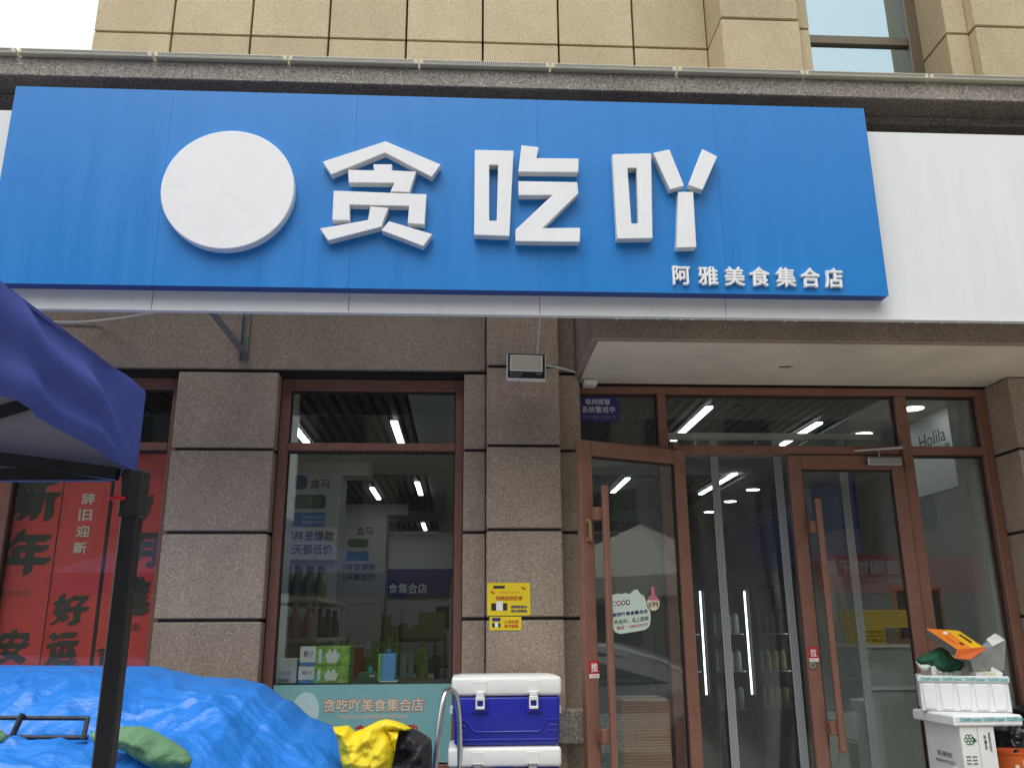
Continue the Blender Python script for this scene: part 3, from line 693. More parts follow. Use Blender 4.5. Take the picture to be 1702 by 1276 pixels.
def downlight(x, y, label):
    t = thing('downlight', label, 'light', 'round downlights in the shop ceiling'); MB().lathe([(.085, -.012), (.095, 0)], (x, y, CEIL-.0005), 24).build('rim', 'white_plastic', t); MB().lathe([(.075, -.015), (.075, -.0125)], (x, y, CEIL), 24).build('diffuser', 'led', t)
for x, y, l in ((3.33, 6.13, 'downlight in the pane at the upper right'), (3.34, 7.0, 'downlight at the right of the door transom'), (3.36, 9.96, 'upper downlight in the doorway'), (3.37, 10.9, 'middle downlight in the doorway'), (3.38, 11.9, 'lower downlight in the doorway'), (.05, 6.0, 'downlight at the right corner of window transom'), (3.33, 8.3, 'downlight behind the closed door leaf')): downlight(x, y, l)
# ceiling air unit
ac = thing('ceiling_unit', 'grey ceiling vent unit above the door transom', 'vent'); a = at(1222, 655, 5.6); bx('casing', 'shelf_white', ac, 1.78, 2.12, 5.45, 5.72, CEIL-.045, CEIL-.0255, .004); bx('hanger', 'steel_dull', ac, 1.9, 2.0, 5.5, 5.6, CEIL-.0255, CEIL+.0055)
# sign columns
def column(y, x0, x1, label, us):
    t = thing('column', label, 'column', 'sign columns inside the shop'); bx('shaft', 'wall_white', t, x0, x1, y, y+.4, .15, CEIL-.14); bx('capital', 'wall_white', t, x0-.02, x1+.25, y+.05, y+.35, CEIL-.14, CEIL-.001)
    return t
c1 = column(8.3, -1.72, -1.17, 'white column with slogans seen in the display window', 0); K = 8.298
ptxt('print', '盒马', 'ink_black', c1, 515, 796, 549, 811, K, 0, .01)
a, b = at(486, 813, K), at(512, 790, K); MB().prism(rrect(a.x, b.x, a.z, b.z, .05), K-.001, K).build('print', 'ink_blue', c1)
a, b = at(487, 845, K), at(542, 822, K); MB().prism(rrect(a.x, b.x, a.z, b.z, .03), K-.001, K).build('print', 'ink_green', c1); ptxt('print', '沙溪河', 'ink_grey', c1, 495, 827, 533, 840, K-.0018)
a, b = at(485, 874, K), at(541, 851, K); MB().box(a.x, b.x, K-.001, K, a.z, b.z).build('print', 'drink_blue', c1); ptxt('print', 'Grandma\'s Farm', 'ink_white', c1, 502, 856, 538, 861, K-.0018); ptxt('print', '奶奶家の农场', 'ink_white', c1, 502, 864, 538, 871, K-.0018)
bd = thing('slogan_board', 'white board with dark slogan on the nearer shop column', 'board')
a, b = at(472, 930, 8.25), at(561, 877, 8.25); bx('sheet', 'shelf_white', bd, a.x, b.x, 8.24, 8.29, a.z, b.z)
ptxt('print', '样样是爆款', 'ink_navy', bd, 472, 882, 555, 899, 8.238, 0, .02); ptxt('print', '天天都低价', 'ink_navy', bd, 470, 904, 553, 921, 8.238, 0, .02)
c2 = column(11.2, -1.62, -.98, 'white column with slogans farther back in the display window', 0); K = 11.198
ptxt('print', '盒马', 'ink_black', c2, 592, 876, 620, 889, K, 0, .01)
a, b = at(577, 909, K), at(613, 895, K); MB().prism(rrect(a.x, b.x, a.z, b.z, .05), K-.001, K).build('print', 'ink_green', c2)
a, b = at(575, 932, K), at(613, 916, K); MB().box(a.x, b.x, K-.001, K, a.z, b.z).build('print', 'drink_blue', c2)
ptxt('print', '样样是爆款', 'ink_navy', c2, 563, 936, 624, 948, K, 0, .02); ptxt('print', '天天都低价', 'ink_navy', c2, 563, 953, 624, 964, K, 0, .02)
# back banner
bb = thing('wall_banner', 'dark blue banner with pale characters across the back wall', 'banner'); a, b = at(560, 992, 14.55), at(725, 945, 14.55)
bx('sheet', 'banner_blue', bb, -2.0, 2.5, 14.56, 14.598, a.z, b.z); ptxt('print', '美食集合店', 'ink_white', bb, 629, 969, 710, 986, 14.555, 0, .02)
rb = thing('wall_banner', 'slate blue banner with slogan hanging at the right of the shop', 'banner')
XB = 3.95; ya, yb_ = atx(1205, 880, XB).y, atx(1420, 830, XB).y; zb0, zb1 = atx(1290, 900, XB).z, 3.12
bx('sheet', 'banner_blue', rb, XB, XB+.03, yb_, ya, zb0-.35, zb1)
TW = Matrix(((0, 1, 0, XB), (-1, 0, 0, 0), (0, 0, 1, 0), (0, 0, 0, 1)))     # lettering facing -X
txt('print', '更好的生活尽在', 'ink_grey', rb, -ya+.1, -atx(1300, 850, XB).y, atx(1250, 875, XB).z, atx(1250, 845, XB).z, -.002, 0, .01, TW)
ho = thing('wall_sign', 'pale hanging board with dark lettering in the right transom', 'sign')
XH = 3.56; ya, yb_ = atx(1527, 725, XH).y, atx(1572, 725, XH).y
bx('sheet', 'shelf_white', ho, XH, XH+.036, 5.8, ya+.25, 2.55, 3.149)
TW = Matrix(((0, 1, 0, XH), (-1, 0, 0, 0), (0, 0, 1, 0), (0, 0, 0, 1)))
txt('print', 'Holila', 'ink_green', ho, -ya, -yb_, atx(1550, 740, XH).z, atx(1550, 716, XH).z, -.002, 0, .005, TW); txt('print', '好利来', 'ink_green', ho, -ya+.1, -yb_+.05, atx(1550, 756, XH).z, atx(1550, 744, XH).z, -.002, 0, .005, TW)
# window ledge with cartons
ld = thing('display_ledge', 'dark counter just behind the display window glass', 'counter'); bx('top', 'dark_goods', ld, -1.09, 0.0, 5.24, 5.66, 1.262, 1.282); bx('body', 'dark_goods', ld, -1.08, -.01, 5.26, 5.64, .15, 1.261)
def cbox(name, label, m, u0, v0, u1, v1, Y, dep, zb=1.283, group=None):
    a, b = at(u0, v1, Y), at(u1, v0, Y); t = thing(name, label, 'carton', group); bx('box', m, t, a.x, b.x, Y, Y+dep, zb, b.z, .003); return t, a.x, b.x, b.z
t, x0, x1, z1 = cbox('carton', 'pale carton at left behind the display window', 'carton_grey', 452, 1094, 494, 1140, 5.28, .2)
txt('print', '植物能量水', 'ink_black', t, x0+.02, x1-.03, 1.292, 1.312, 5.2795); txt('print', 'COCO WATER', 'ink_green', t, x0+.02, x1-.03, z1-.09, z1-.07, 5.2795)
zl = 1.283
for k, (l, q) in enumerate((('lower green drink carton of the stack behind glass', (495, 1106, 580, 1140)), ('upper green drink carton of the stack behind glass', (498, 1073, 582, 1105)))):
    t, x0, x1, z1 = cbox('drink_carton', l, 'drink_green', *q, 5.27, .22, zl, 'drink cartons stacked in the window')
    bx('panel', 'carton_white', t, x0-.0005, x0+(x1-x0)*.31, 5.2685, 5.2698, zl+.02, z1-.001); bx('panel', 'drink_blue', t, x0-.0005, x0+(x1-x0)*.31, 5.2685, 5.2698, zl+.001, zl+.02)
    txt('print', '椰汁', 'ink_black', t, x0+.02, x0+(x1-x0)*.27, zl+.045, z1-.025, 5.2675)
    gl = MB().prism([(x0+(x1-x0)*.55, zl+.015), (x0+(x1-x0)*.74, zl+.015), (x0+(x1-x0)*.80, z1-.045), (x0+(x1-x0)*.74, z1-.035), (x0+(x1-x0)*.70, z1-.012), (x0+(x1-x0)*.65, z1-.036), (x0+(x1-x0)*.58, z1-.015), (x0+(x1-x0)*.56, z1-.036), (x0+(x1-x0)*.50, z1-.045)], 5.2683, 5.2698); gl.build('print', 'carton_white', t)
    MB().prism([(x0+(x1-x0)*.37, zl+.015), (x0+(x1-x0)*.44, zl+.015), (x0+(x1-x0)*.44, z1-.03), (x0+(x1-x0)*.42, z1-.012), (x0+(x1-x0)*.39, z1-.012), (x0+(x1-x0)*.37, z1-.03)], 5.2683, 5.2698).build('print', 'film_pale', t)
    zl = z1+.0015
t, x0, x1, z1 = cbox('carton', 'low dark green carton behind the display window', 'box_darkgreen', 593, 1118, 628, 1140, 5.3, .18); txt('print', '绿茶', 'ink_white', t, x1-.05, x1-.015, z1-.022, z1-.008, 5.2995); MB().lathe([(.014, 0), (.014, .035)], (x0+.07, 5.36, z1), 10).build('cap', 'tape_green', t)
t, x0, x1, z1 = cbox('carton', 'small white carton under the light blue drink box', 'carton_white', 630, 1131, 660, 1140, 5.29, .14); zz = z1
t, x0, x1, z1 = cbox('drink_box', 'tall light blue drink box behind the display window', 'carton_skyblue', 633, 1086, 658, 1131, 5.30, .10, zz+.001); bx('panel', 'drink_green', t, x0-.018, x0-.0005, 5.301, 5.39, zz+.001, z1); MB().lathe([(.012, 0), (.012, .03)], (x0+.04, 5.34, z1), 10).build('cap', 'drink_blue', t)
# yellow boxes stacked at left
for k in range(4):
    t = thing('yellow_carton', ['bottom', 'second', 'third', 'topmost'][k]+' yellow carton of the stack at the left window edge', 'carton', 'yellow cartons by the window'); bx('box', 'box_yellow', t, -1.33, -1.175, 5.75, 5.95, 1.15+k*.155, 1.15+k*.155+.1535, .003)
bx('panel', 'shelf_white', thing('display_block', 'white block carrying the yellow cartons', 'block'), -1.36, -1.15, 5.72, 5.98, .15, 1.149)
# gondola shelves
def shelf(label, x0, x1, y0, y1, zs):
    t = thing('shelf_unit', label, 'shelf'); m = 'shelf_white'
    for z in zs: bx('board', m, t, x0, x1, y0, y1, z-.03, z, .003)
    for x in (x0+.01, x1-.03):
        for y in (y0+.02, y1-.04): bx('post', m, t, x, x+.02, y, y+.02, .15, zs[-1]-.031)
    return t
zA_, zB_ = at(495, 993, 6.7).z, at(500, 1060, 6.7).z
shelf('white shelf unit of bottles at the left of display window', -1.52, -1.05, 6.6, 9.0 if 0 else 8.2, [.5, .95, zB_, zA_])
def bottle(x, y, z, h, r, m, capm, label, grp):
    t = thing('bottle', label, 'bottle', grp); MB().lathe([(r, 0), (r, h*.55), (r*.45, h*.75), (r*.4, h*.86)], (x, y, z), 12).build('body', m, t, smooth=True); MB().lathe([(r*.5, h*.86), (r*.5, h)], (x, y, z), 10).build('cap', capm, t); return t
for k in range(6):
    for j in range(2): bottle(-1.49+k*.085, 6.68+j*.12, zA_+.001, .23, .034, 'bottle_green', 'bottle_cap', 'green bottle with dark neck on the upper left shelf', 'bottles on the upper shelf')
for k in range(3): bottle(-1.33+k*.10, 6.68, zB_+.001, .25, .038, 'bottle_pink', 'white_plastic', 'clear bottle with pink drink on the lower left shelf', 'pink bottles on the lower shelf')
for k in range(5): bottle(-1.10-(k % 2)*.1, 7.0+k*.2, zB_+.001, .22, .04, 'bottle_green' if k % 2 else 'dark_goods', 'bottle_cap', 'dim bottle in the depth of the left shelf', 'dim bottles on the left shelf')
zs_ = [at(735, v, 6.9).z for v in (1130, 1056, 995)]
shelf('white shelf unit of snack bags at the right of display window', -.12, .45, 6.9, 7.4, zs_)
def bag(x, y, z, w_, h, m, label, grp):
    def fn(i, j):
        a = i*2*math.pi; ww = w_*(1-.55*j**3); dd = .05*(1-j)**.5*(1+.2*math.sin(3*a)); return (x+ww/2*math.cos(a), y+dd*math.sin(a), z+h*j)
    return tag(MB().grid(fn, 14, 6).build('snack_bag', m, smooth=True), label, 'bag', grp)
for z in zs_:
    for k in range(4): bag(-.05+k*.13, 6.98, z, .12, .2, 'bag_khaki', 'upright khaki snack bag on the right window shelf', 'snack bags on the right shelf')
# dim rows of goods further back
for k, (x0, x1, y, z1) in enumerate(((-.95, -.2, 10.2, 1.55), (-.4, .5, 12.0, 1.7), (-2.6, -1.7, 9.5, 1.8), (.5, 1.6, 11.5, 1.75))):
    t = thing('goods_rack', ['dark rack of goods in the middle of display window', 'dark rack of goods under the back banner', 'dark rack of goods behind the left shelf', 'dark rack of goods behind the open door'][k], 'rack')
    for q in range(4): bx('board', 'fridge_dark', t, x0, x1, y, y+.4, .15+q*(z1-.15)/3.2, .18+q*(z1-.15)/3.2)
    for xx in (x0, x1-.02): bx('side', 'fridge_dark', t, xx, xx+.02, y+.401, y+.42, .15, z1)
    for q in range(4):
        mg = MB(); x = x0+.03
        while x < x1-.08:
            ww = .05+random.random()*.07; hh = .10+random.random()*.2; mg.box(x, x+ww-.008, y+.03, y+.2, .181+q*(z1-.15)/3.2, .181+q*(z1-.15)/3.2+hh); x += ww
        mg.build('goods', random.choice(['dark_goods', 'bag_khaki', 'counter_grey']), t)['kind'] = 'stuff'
gcol = ['box_yellow', 'carton_white', 'ink_orange', 'drink_green', 'bag_khaki', 'carton_skyblue', 'ink_red', 'film_pale']
for k, (x0, x1, y, zz_, lab) in enumerate(((-1.0, -.25, 7.6, (.5, .85, 1.2), 'low gondola of colourful packets in the middle of display window'), (-1.5, -.6, 9.0, (.5, .9, 1.3), 'taller gondola of packets behind the first one'))):
    t = thing('gondola_shelf', lab, 'shelf')
    bx('back_panel', 'shelf_white', t, x0, x1, y+.32, y+.34, .15, zz_[-1]+.02)
    for z in zz_:
        bx('board', 'shelf_white', t, x0, x1, y, y+.319, z-.025, z); bx('price_rail', 'box_yellow', t, x0, x1, y-.006, y-.0005, z-.032, z+.004)
        x = x0+.02
        if z == zz_[-1]: x = x1 if k == 2 else x
        while x < x1-.09:
            w2 = .055+random.random()*.07; h2 = .11+random.random()*.18
            n2 = random.randint(1, 3); mm = random.choice(gcol)
            q = MB()
            for _ in range(n2):
                if x+w2 > x1: break
                if random.random() < .5: q.box(x, x+w2-.008, y+.03, y+.2, z+.001, z+h2)
                else: q.lathe([(w2*.42, .001), (w2*.42, h2*.6), (w2*.18, h2*.8), (w2*.18, h2)], (x+w2/2, y+.1, z), 10)
                x += w2
            if q.v: q.build('packets', mm, t, smooth=True)['kind'] = 'stuff'
# fridges with vertical LED strips
for k in range(3):
    x0 = 2.02+k*.46
    t = thing('display_fridge', ['left', 'middle', 'right'][k]+' dark display fridge with lit vertical strip in the doorway', 'fridge', 'display fridges in the shop'); m = 'fridge_dark'
    MB().box(x0, x0+.03, 9.0, 9.6, .15, 2.15).box(x0+.42, x0+.45, 9.0, 9.6, .15, 2.15).box(x0+.03, x0+.42, 9.001, 9.599, .15, .5).box(x0+.03, x0+.42, 9.001, 9.599, 1.98, 2.149).box(x0+.03, x0+.42, 9.57, 9.598, .5, 1.98).build('cabinet', m, t)
    bx('light_strip', 'led_soft', t, x0+.385, x0+.399, 9.03, 9.05, .95, 1.95)
    bx('pane', 'door_glass', t, x0+.031, x0+.419, 9.0, 9.005, .501, 1.979)
    for q in range(3): bx('shelf', 'steel_dull', t, x0+.031, x0+.37, 9.1, 9.5, .8+q*.36, .81+q*.36)
    for q in range(3):
        mg = MB()
        for j in range(4): mg.lathe([(.034, 0), (.034, .17), (.014, .2)], (x0+.08+j*.078, 9.16, .811+q*.36), 8)
        mg.build('drinks', random.choice(['dark_goods', 'counter_grey', 'bag_khaki']), t, smooth=True)['kind'] = 'stuff'
# counter and yellow crates
ct = thing('counter', 'pale grey counter behind the closed door leaf', 'counter'); KY = 5.62; zc_ = at(1480, 1070, KY).z; kx = at(1432, 1040, KY).x
bx('body', 'counter_grey', ct, kx-.02, 3.6, KY+.02, KY+.5, .15, zc_-.022); bx('top', 'shelf_white', ct, kx-.03, 3.62, KY, KY+.52, zc_-.0215, zc_, .003); bx('ledge', 'shelf_white', ct, kx-.025, 3.605, KY, KY+.019, at(1480, 1140, KY).z-.02, at(1480, 1140, KY).z)
def crate(label, x0, x1, y0, y1, z0, z1, m, n=10, rows=4):
    t = thing('plastic_crate', label, 'crate'); q = MB()
    for y in (y0, y1-.008):
        q.box(x0, x1, y, y+.008, z1-.015, z1).box(x0, x1, y, y+.008, z0, z0+.012)
        for r_ in range(1, rows): zz = z0+.012+(z1-z0-.027)*r_/rows; q.box(x0, x1, y+.001, y+.007, zz-.004, zz+.004)
        for i in range(n+1): xx = x0+(x1-x0-.008)*i/n; q.box(xx, xx+.010 if i in (0, n) else xx+.007, y+.0005, y+.0075, z0+.012, z1-.015)
    q.build('lattice_side', m, t)
    MB().box(x0, x0+.006, y0+.008, y1-.008, z0, z1).box(x1-.006, x1, y0+.008, y1-.008, z0, z1).box(x0+.006, x1-.006, y0+.008, y1-.008, z0, z0+.006).build('tub', m, t); return t
zm = at(1480, 1042, KY).z; zt_ = at(1480, 1013, KY).z; x2 = at(1516, 1030, KY).x; x1_ = at(1474, 1055, KY).x
crate('lower yellow plastic crate on the counter behind closed door', kx+.01, x1_, KY+.03, KY+.30, zc_+.001, zm-.002, 'crate_yellow', 8, 3)
crate('wide yellow plastic crate on top of the lower crate', kx, x2+.04, KY+.02, KY+.32, zm-.001, zt_, 'crate_yellow', 20, 5)
for k in range(3): bottle(x1_+.035+k*.042, KY+.12, zc_+.001, .085, .018, 'clear_pack', 'white_plastic', 'small clear jar beside the yellow crates', 'jars on the counter')
pf = thing('picture_frame', 'brown framed board standing behind the yellow crates', 'frame'); a = at(1481, 976, KY+.4); bx('frame', 'tray_copper', pf, a.x, a.x+.34, KY+.38, KY+.41, zc_+.001, a.z); bx('panel', 'fridge_dark', pf, a.x+.02, a.x+.32, KY+.376, KY+.379, zc_+.03, a.z-.02)
# stack of trays behind the left sidelight, wire basket
sb = thing('storage_crate', 'dark crate carrying the stack of copper trays', 'crate'); bx('tub', 'fridge_dark', sb, .90, 1.22, 5.30, 5.66, .15, .70)
tr = None
zt1 = 1.166
N_TR = 28
for k in range(N_TR):
    z = .701+k*(zt1-.701)/N_TR
    if tr is None:
        me = MB().box(.924, 1.200, 5.328, 5.62, 0, .0080).box(.912, 1.212, 5.316, 5.634, .0081, .0158); o = me.build('tray', 'tray_copper', bev=.002); tr = o
    else:
        o = link('tray', tr.data, None)
    o.location = (random.uniform(-.002, .002), random.uniform(-.002, .002), z)
    tag(o, 'copper coloured shallow tray in the stack behind the open door' if k < N_TR-1 else 'topmost copper coloured tray of the stack behind the open door', 'tray', 'copper trays in a stack')
rim = MB().box(.93, 1.19, 5.335, 5.345, zt1+.001, zt1+.012).box(.93, 1.19, 5.60, 5.61, zt1+.001, zt1+.012).box(.93, .94, 5.345, 5.60, zt1+.001, zt1+.012).box(1.18, 1.19, 5.345, 5.60, zt1+.001, zt1+.012).build('tray_liner', 'ink_white'); tag(rim, 'white liner rim lying on top of the tray stack', 'liner')
wb = thing('wire_basket', 'blue wire basket at left of the copper trays', 'basket'); q = MB()
for i in range(5):
    x = .76+i*.03
    for y in (5.22, 5.45): q.tube([(x, y, .6), (x, y, 1.1)], .003, 6)
for z in [.6+.05*i for i in range(11)]: q.tube([(.755, 5.22, z), (.885, 5.22, z)], .003, 6); q.tube([(.885, 5.22, z), (.885, 5.45, z)], .003, 6)
q.build('wires', 'wire_blue', wb); bx('stand', 'fridge_dark', wb, .755, .885, 5.21, 5.46, .15, .597)
# strip curtain
cu = thing('strip_curtain', 'clear plastic strip curtain with pale bands hanging in the doorway', 'curtain'); Yc = 5.34
bx('rail', 'steel_dull', cu, 1.24, 2.66, Yc-.02, Yc+.02, 2.72, 2.76)
bu = [(1188, 800), (1296, 830), (1408, 860)]
bxs = [1.24]+[at(u, v, Yc).x for u, v in bu]+[2.66]
for i, (a, b) in enumerate(zip(bxs[:-1], bxs[1:-1])):
    def fn(u, v, a=a, b=b, i=i): return (a+(b-a)*u, Yc+.012*math.sin(6*u+i)+.010*math.sin(v*9+u*5+i*2)+.004*(i % 2), .2+2.53*v)
    MB().grid(fn, 14, 24).build('strip', 'clear_plastic', cu, smooth=2, fix=False)
for i, x in enumerate(bxs[1:-1]):
    q = MB()
    for k in range(4): q.box(x-.024+k*.0125, x-.014+k*.0125, Yc-.022, Yc-.012, .2, 2.73)
    q.build('band', 'curtain_band', cu)

# ------------------------------------------------------------------ canopy tent at the left
TXe, TYe = -.75, 2.02
te = thing('canopy_tent', 'blue pop-up canopy tent with black frame at the left', 'tent')
def nz(x, y, z, s=1.0): return noise.noise(Vector((x*s, y*s, z*s)))
def crumple(a_, b_, c_=0.0):          # smooth hollows with sharp ridges between them
    return min(1.2, noise.voronoi(Vector((a_, b_, c_)))[0][0]**2*1.6)
LY0 = -1.0; LX0 = -3.75
def val_r(u, v):          # right valance, u along Y from far corner to near, v top->bottom
    y = TYe+(LY0-TYe)*u; z = 2.100-.196*v+.030*v*math.sin(math.pi*min(1, u*1.0))
    dx = .022*v*nz(y*4, z*3, 1)+.010*v*math.sin(y*23+3*nz(y*2, 0, 5))+.004*nz(y*9, z*9, 2)+.030*v*(crumple(y*3.2+z*4, z*2.0-y*1.2, 3)-.35)*(.35+.65*v)+.008*crumple(y*9, z*5, 5)
    ca_ = math.atan2((1-v)*.196, (u*3.0+.015)*.30); ra_ = math.hypot((1-v)*.196, u*.9)
    dx += .014*math.sin(ca_*11+3*nz(y*2, z*4, 8))*min(1, ra_*14)*math.exp(-ra_*2.2)+.012*v*nz(y*6+z*9, z*3, 60)
    dx *= min(1, u*9+.05)
    fold = min(1, u*9)*.016*math.exp(-((u*3-(1-v)*.55-.05)/.16)**2)*v
    return (TXe+dx+fold+.012*v*(1-math.exp(-u*8)), y, z)
MB().grid(val_r, 150, 16).build('valance', 'tent_blue', te, smooth=2)
def off(fn, d, ax):
    def g_(u, v): p = fn(u, v); return (p[0]-d, p[1], p[2]) if ax == 0 else (p[0], p[1]-d, p[2])
    return g_
MB().grid(off(val_r, .004, 0), 150, 16).build('lining', 'tent_lining', te, smooth=2)
def val_b(u, v):
    x = TXe+(LX0-TXe)*u; z = 2.100-.196*v+.008*v*math.sin(math.pi*u)
    return (x, TYe+.012*v*nz(x*4, z*3, 7)+.006*v*math.sin(x*21), z)
MB().grid(val_b, 120, 10).build('valance', 'tent_blue', te, smooth=2); MB().grid(off(val_b, .004, 1), 120, 10).build('lining', 'tent_lining', te, smooth=2)
mxx, myy, ap = (TXe+LX0)/2, (TYe+LY0)/2, 2.95
for d, m in ((0, 'tent_blue'), (.005, 'tent_lining')):
    cs_ = [(TXe, TYe), (LX0, TYe), (LX0, LY0), (TXe, LY0)]; q = MB()
    for i in range(4):
        p0, p1 = cs_[i], cs_[(i+1) % 4]
        def fn(u, v, p0=p0, p1=p1):
            x = (p0[0]*(1-u)+p1[0]*u)*(1-v)+mxx*v; y = (p0[1]*(1-u)+p1[1]*u)*(1-v)+myy*v
            return (x, y, 2.10+(ap-2.10)*v-.05*math.sin(math.pi*v)*math.sin(math.pi*u)-d)
        q.grid(fn, 14, 14)
    q.build('roof' if d == 0 else 'roof_lining', m, te, smooth=2, fix=False)
hem = MB().tube([val_r(i/60, 1) for i in range(61)], .0035, 6).tube([val_b(i/60, 1) for i in range(61)], .0035, 6); hem.build('hem', 'tent_blue', te, smooth=True)
for lx, ly in ((TXe+.0, TYe-.04), (LX0+.05, TYe-.04), (LX0+.05, LY0+.05), (TXe-.02, LY0+.05)):
    if ly > 0: lx = at(203, 1000, ly).x if lx > -1 else lx
    MB().box(lx-.019, lx+.019, ly-.019, ly+.019, .0, 1.875).build('leg', 'black_paint', te, .004)
    MB().box(lx-.024, lx+.024, ly-.024, ly+.024, 1.80, 1.905).build('leg_bracket', 'black_plastic', te, .004)
    MB().box(lx-.045, lx+.045, ly-.045, ly+.045, 0, .006).build('foot', 'black_plastic', te)
lx = at(203, 1000, TYe-.04).x
MB().box(lx-.040, lx-.008, TYe-.075, TYe-.062, 1.835, 1.843).build('release_clip', 'sticker_red', te, .003)
yb = TYe-.06
for pa, pb in (((-150, 742), (196, 788)), ((-150, 790), (182, 789)), ((-150, 728), (62, 668))):
    a, b = at(*pa, yb), at(*pb, yb); d = (b-a).normalized(); n_ = Vector((-d.z, 0, d.x))*.0135
    MB().prism([(p.x, p.z) for p in (a-n_, b-n_, b+n_, a+n_)], yb-.012, yb+.012).build('truss_bar', 'black_paint', te); yb += .027 if pb[1] > 700 else 0
MB().box(lx-.045, lx-.02, LY0+.08, TYe-.07, 1.985, 2.015).build('truss_bar', 'black_paint', te)
MB().tube([(mxx, myy, 1.9), (mxx, myy, ap-.01)], .018, 8).build('centre_pole', 'black_paint', te)
MB().box(mxx-.015, mxx+.015, LY0+.08, TYe-.07, 1.875, 1.9).box(LX0+.07, TXe-.05, myy-.015, myy+.015, 1.850, 1.8745).build('truss_bar', 'black_paint', te)

# ------------------------------------------------------------------ blue tarpaulin over a pile
crest = [(at(u, v, 4.5).x, at(u, v, 4.5).z) for u, v in ((-300, 1100), (0, 1106), (250, 1107), (300, 1118), (340, 1126), (400, 1128), (440, 1140), (470, 1165), (520, 1195), (560, 1212), (600, 1243))]
crest += [(crest[-1][0]+.08, .955), (-.18, .93), (.3, .93)]
crest.insert(0, (-5, crest[0][1]))
def cz(x):
    for (a, za), (b, zb_) in zip(crest, crest[1:]):
        if a <= x <= b: t = (x-a)/(b-a); t = t*t*(3-2*t) if b-a > .12 else t; return za+(zb_-za)*t
    return crest[-1][1]
def tarp(u, v):
    X = -3.3+3.1*u; Y = 4.78-1.66*v
    n1 = nz(X*1.3, Y*2.2, 3); dd = X*.55+Y*.9
    z = cz(X)
    dY = 4.5-Y
    z -= max(0, dY-.05)*(.30+.05*n1) if dY > 0 else dY*dY*1.6
    amp = min(1, max(0, dY+.12)*2.2)
    wx = X+.12*nz(X*2, Y*2, 31); wy = Y+.12*nz(X*2, Y*2, 37)
    def cr(a_, b_, k_, sd_): return max(0, 1-abs(nz(a_, b_, sd_))*k_)
    r1 = cr(wx*1.3+wy*2.4, wy*1.0-wx*1.1, 5, 9); r2 = cr(wx*3.2+wy*3.4, wy*2.2-wx*1.9, 4.5, 4); r3 = cr(wx*2.6-wy*4.2, wx*1.6+wy*1.8, 6, 14); r4 = cr(wx*7+wy*6, wy*6-wx*5, 4, 27); r5 = cr(wx*11-wy*8, wy*10+wx*6, 4, 33)
    gate = .35+.65*max(0, min(1, .5+1.6*nz(X*1.2, Y*1.6, 61)))
    lowf = min(1, max(0, dY-.06)*2.2)
    sx_, sy_ = wx*.8+wy*.6, wy*.8-wx*.6
    tx_, ty_ = wx*.55-wy*.83, wy*.55+wx*.83
    z += amp*(.014*r1+.022*nz(X*1.5, Y*1.9, 21)+.020*crumple(sx_*1.1, sy_*3.2, 2.5))
    z += lowf*(.036*gate*crumple(sx_*1.7, sy_*6.5, 1.2)+.030*(1.35-gate)*crumple(tx_*1.9, ty_*7.0, 4.4)+.009*crumple(wx*9, wy*11, 7)+.010*gate*crumple(sx_*4, sy_*17, 9.3)+.013*r2+.012*r3)
    z += amp*(.006*crumple(wx*5, wy*14, 15)+.004*r4)
    # valley where the black rail lies, then the front fold
    if X < -.95:
        k = min(1, (-.95-X)/.35); z -= k*.075*math.exp(-((Y-3.74)/.13)**2); z += k*.012*math.exp(-((Y-3.48)/.07)**2)
    if Y < 3.32: z -= (3.32-Y)**1.6*14*.55
    if X > -.42 and False: pass
    if X > -.27: z -= (X+.27)*9
    if Y > 4.68: z -= (Y-4.68)*4
    return (X+.02*nz(X*3, Y*3, 40), Y+.02*nz(X*3, Y*3, 50), max(.01, z))
tp = MB().grid(tarp, 480, 300)
tpo = tp.build('tarpaulin', 'tarp_blue', smooth=2, fix=False); tag(tpo, 'bright blue crumpled tarpaulin draped over a pile below the posters', 'tarpaulin')
def tz(X, Y):
    return tarp((X+3.3)/3.1, (4.78-Y)/1.66)[2]
# black rails
rl = thing('steel_rail_frame', 'worn black steel rail frame lying on the blue tarpaulin', 'rail frame'); Yr = 3.72
r0 = [at(u, v, Yr) for u, v in ((-500, 1190), (148, 1193))]; r1 = [at(u, v, Yr-.02) for u, v in ((-500, 1223), (146, 1225))]
MB().tube(r0, .0085, 10).build('rail', 'black_worn', rl, smooth=True); MB().tube(r1, .0085, 10).build('rail', 'black_worn', rl, smooth=True)
a, b = at(38, 1185, Yr-.012), at(16, 1232, Yr-.03); d = (b-a).normalized()
MB().tube([a, b], .012, 8).build('cross_bar', 'black_worn', rl)
MB().tube([at(146, 1193, Yr), at(138, 1228, Yr-.03)], .010, 8).build('cross_bar', 'black_worn', rl)
MB().tube([(-2.6, Yr, r0[0].z-.3), (-2.6, Yr, r0[0].z)], .0085, 8).build('rail_leg', 'black_worn', rl)
